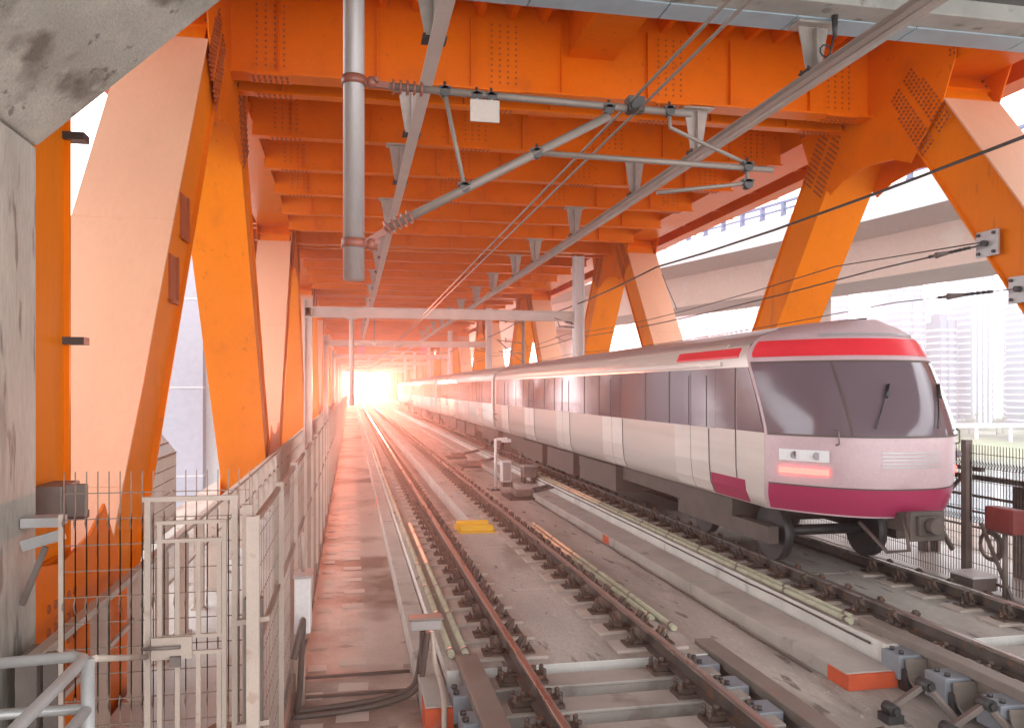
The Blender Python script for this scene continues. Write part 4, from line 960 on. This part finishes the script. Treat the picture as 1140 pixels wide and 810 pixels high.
sweep([(0, 10.25), (.35, 10.3), (.30, 12), (0, 12)], 'parapet', mPAR, via)
sweep([(12.1, 10.3), (12.5, 10.3), (12.5, 12), (12.2, 12)], 'parapet', mPAR, via)
rl = sweep([(.06, 12.88), (.24, 12.88), (.24, 13.06), (.06, 13.06)], 'railing', mBRAIL, via)
sweep([(.08, 12.40), (.22, 12.40), (.22, 12.54), (.08, 12.54)], 'railing', mBRAIL, via)
acc = 0; cnt = 0
for i in range(len(sp_)-1):
    a, c = sp_[i], sp_[i+1]; L_ = (c-a).length; d = (c-a)/L_; nr = Vector((d.y, -d.x, 0))
    while acc < L_ and cnt < 99:
        p = a+d*acc
        if 15 < p.y < 130:
            m = MB(); q = p+nr*.15; m.bar((q.x, q.y, 12.0), (q.x, q.y, 13.0), .32, .22, d); m.bar((q.x, q.y, 12.0), (q.x, q.y, 12.12), .4, .3, d); m.build('rail_post', mBRAIL, rl); cnt += 1
        acc += 2.1
    acc -= L_
for y in (8, 55, 100, 150):
    p = min(sp_, key=lambda q: abs(q.y-y)); m = MB(); m.cyl((p.x+6.3, p.y, -30), (p.x+6.3, p.y, 7.2), 1.3, n=16); m.build('pier', mVIA, via)
# white pylon seen between the left truss members
t = thing('white_pylon', (-12, 60, -30), 'tall white concrete pylon leg seen between the left orange members', 'pylon')
m = MB(); m.box(-15, -9.9, 58, 63, -30, 30); m.build('leg', mTOW, t)
m = MB(); m.box(-9.9, -9.0, 59.2, 61.8, -30, 30); m.build('rib', mPAR, t)
for z in range(-24, 30, 6): m = MB(); m.box(-15.04, -9.86, 57.96, 63.04, z, z+.12); m.build('pour_line', mPAR, t)

# ------------------------------------------------------------------ far bank: towers, low viaduct, trees
def tower(x, y, wd, dp, h, style, label, zb=-19):
    t = thing('apartment_tower', (x, y, zb), label, 'tower block', None)
    rot = math.atan2(x, y)
    cmat = (mCITY1, mCITY2)[style % 2]
    m = MB(); m.box(x-wd/2, x+wd/2, y-dp/2, y+dp/2, zb, zb+h); m.build('wall', cmat, t)
    fl = int(h/3.1)
    m = MB()
    if style in (0, 1):
        for i in range(1, fl): m.box(x-wd/2-.35, x+wd/2+.35, y-dp/2-.6, y-dp/2-.02, zb+i*3.1, zb+i*3.1+.95)
        m.build('balcony_bands', mCITYW, t)
        m = MB(); k = max(2, int(wd/4.5))
        for i in range(k+1): m.box(x-wd/2+i*wd/k-.25, x-wd/2+i*wd/k+.25, y-dp/2-.9, y-dp/2-.01, zb, zb+h+.3)
        m.build('fins', cmat, t)
    else:
        k = max(3, int(wd/2.6))
        for i in range(k): xx = x-wd/2+(i+.5)*wd/k; m.box(xx-.55, xx+.55, y-dp/2-.9, y-dp/2-.01, zb, zb+h+1.2)
        m.build('fins', mCITYW, t)
        m = MB()
        for i in range(1, fl): m.box(x-wd/2-.1, x+wd/2+.1, y-dp/2-.35, y-dp/2-.012, zb+i*3.1, zb+i*3.1+.5)
        m.build('floor_bands', mCITY1, t)
    for s in (-1, 1):
        m = MB()
        for i in range(1, fl): m.box(*sorted((x+s*wd/2, x+s*(wd/2+.3))), y-dp/2, y+dp/2, zb+i*3.1+.02, zb+i*3.1+.9)
        m.build('side_bands', mCITYW, t)
    m = MB(); m.box(x-wd/4, x+wd/4, y-dp/4, y+dp/4, zb+h, zb+h+4); m.box(x-wd/2, x+wd/2, y-dp/2, y-dp/2+.5, zb+h, zb+h+1.1); m.build('roof_block', cmat, t)

TW = [(-20, 400, 22, 14, 58, 0, 'pale apartment tower far behind, seen through the left truss'),
      (168, 392, 20, 16, 52, 1, 'hazy blue grey tower over the train roof, left one of the skyline'),
      (196, 396, 16, 14, 60, 2, 'hazy tower with white fins over the train roof, second of the skyline'),
      (222, 392, 18, 14, 64, 1, 'hazy blue grey tower just right of the second orange member'),
      (246, 386, 15, 14, 66, 0, 'hazy pale tower with banded balconies above the train nose'),
      (264, 350, 13, 14, 50, 0, 'banded balcony tower right behind the train nose'),
      (284, 382, 20, 14, 68, 1, 'tall blue grey tower behind the banded balcony tower'),
      (281, 346, 9, 12, 42, 1, 'narrow blue grey tower between banded and finned towers'),
      (298, 344, 12, 12, 56, 2, 'tall tower with bright white vertical fins, left of the twin pair'),
      (322, 374, 16, 14, 64, 1, 'blue grey tower between the two white finned towers'),
      (323, 338, 12, 12, 57, 2, 'tall tower with bright white vertical fins at the right picture edge'),
      (352, 366, 20, 14, 66, 0, 'banded pale tower beyond the right picture edge')]
for a in TW: tower(*a[:4], a[4]*1.22, *a[5:])
# low viaduct along the far bank
t = thing('riverside_viaduct', (300, 318, -22), 'low white riverside road viaduct on slim piers below the towers', 'viaduct')
vb = lambda x: 372-.2*x
m = MB(); m.bar((180, vb(180), -17), (420, vb(420), -17), 8, 1.1); m.build('deck', mCITYW, t)
m = MB(); m.bar((180, vb(180)-4, -16), (420, vb(420)-4, -16), .3, .9); m.build('parapet', mPAR, t)
for i in range(16):
    x = 185+i*15; m = MB(); m.cyl((x, vb(x)-2, -30), (x, vb(x)-2, -17.5), .8, n=8); m.build('pier', mCITYW, t)
# trees on the far bank
def tree(x, y, h, label, zb=-20):
    t = thing('bushy_tree', (x, y, zb), label, 'tree', 'trees along the far riverbank')
    m = MB(); m.cyl((x, y, zb-2), (x, y, zb+h*.5), .35, .2, n=6)
    for k in range(4): a = k*1.6; m.cyl((x, y, zb+h*.35), (x+math.cos(a)*h*.2, y+math.sin(a)*h*.2, zb+h*.65), .15, .08, n=5)
    m.build('trunk', mTRUNK, t)
    m = MB(); cl = [(random.gauss(0, h*.2), random.gauss(0, h*.2), h*random.uniform(.45, .95)) for _ in range(9)]
    for k in range(420):
        c = random.choice(cl); p = Vector((x+c[0]+random.gauss(0, h*.09), y+c[1]+random.gauss(0, h*.09), zb+c[2]+random.gauss(0, h*.07)))
        u = Vector((random.gauss(0, 1), random.gauss(0, 1), random.gauss(0, .6))).normalized(); v = u.orthogonal().normalized(); s_ = random.uniform(.25, .6)
        m.add([p-u*s_, p+v*s_*.6, p+u*s_, p-v*s_*.6], [(0, 1, 2, 3)])
    m.build('crown', mLEAF, t)
for i in range(22):
    x = 196+i*9.5+random.uniform(-3, 3); tree(x, vb(x)+9+random.uniform(-3, 5), random.uniform(6, 9.5), 'small hazy green tree in the row below the towers across the river')

# ------------------------------------------------------------------ haze
m = MB(); m.box(-310, 530, -70, 492, -32.5, 70)
hz = m.build('haze', []) if False else None
me = m.mesh('haze', [], (0, 0, 0)); hz = bpy.data.objects.new('haze', me); COL.objects.link(hz)
hm = bpy.data.materials.new('warm_haze'); hm.use_nodes = True; ht = hm.node_tree; ht.nodes.clear()
ho = ht.nodes.new('ShaderNodeOutputMaterial'); hv = ht.nodes.new('ShaderNodeVolumePrincipled')
hv.inputs['Color'].default_value = (.94, .95, 1, 1); hv.inputs['Density'].default_value = HAZE; hv.inputs['Anisotropy'].default_value = .82
ht.links.new(hv.outputs[0], ho.inputs['Volume'])
me.materials.clear(); me.materials.append(hm); hz['kind'] = 'stuff'; hz['label'] = 'pale warm haze filling the air along the bridge'
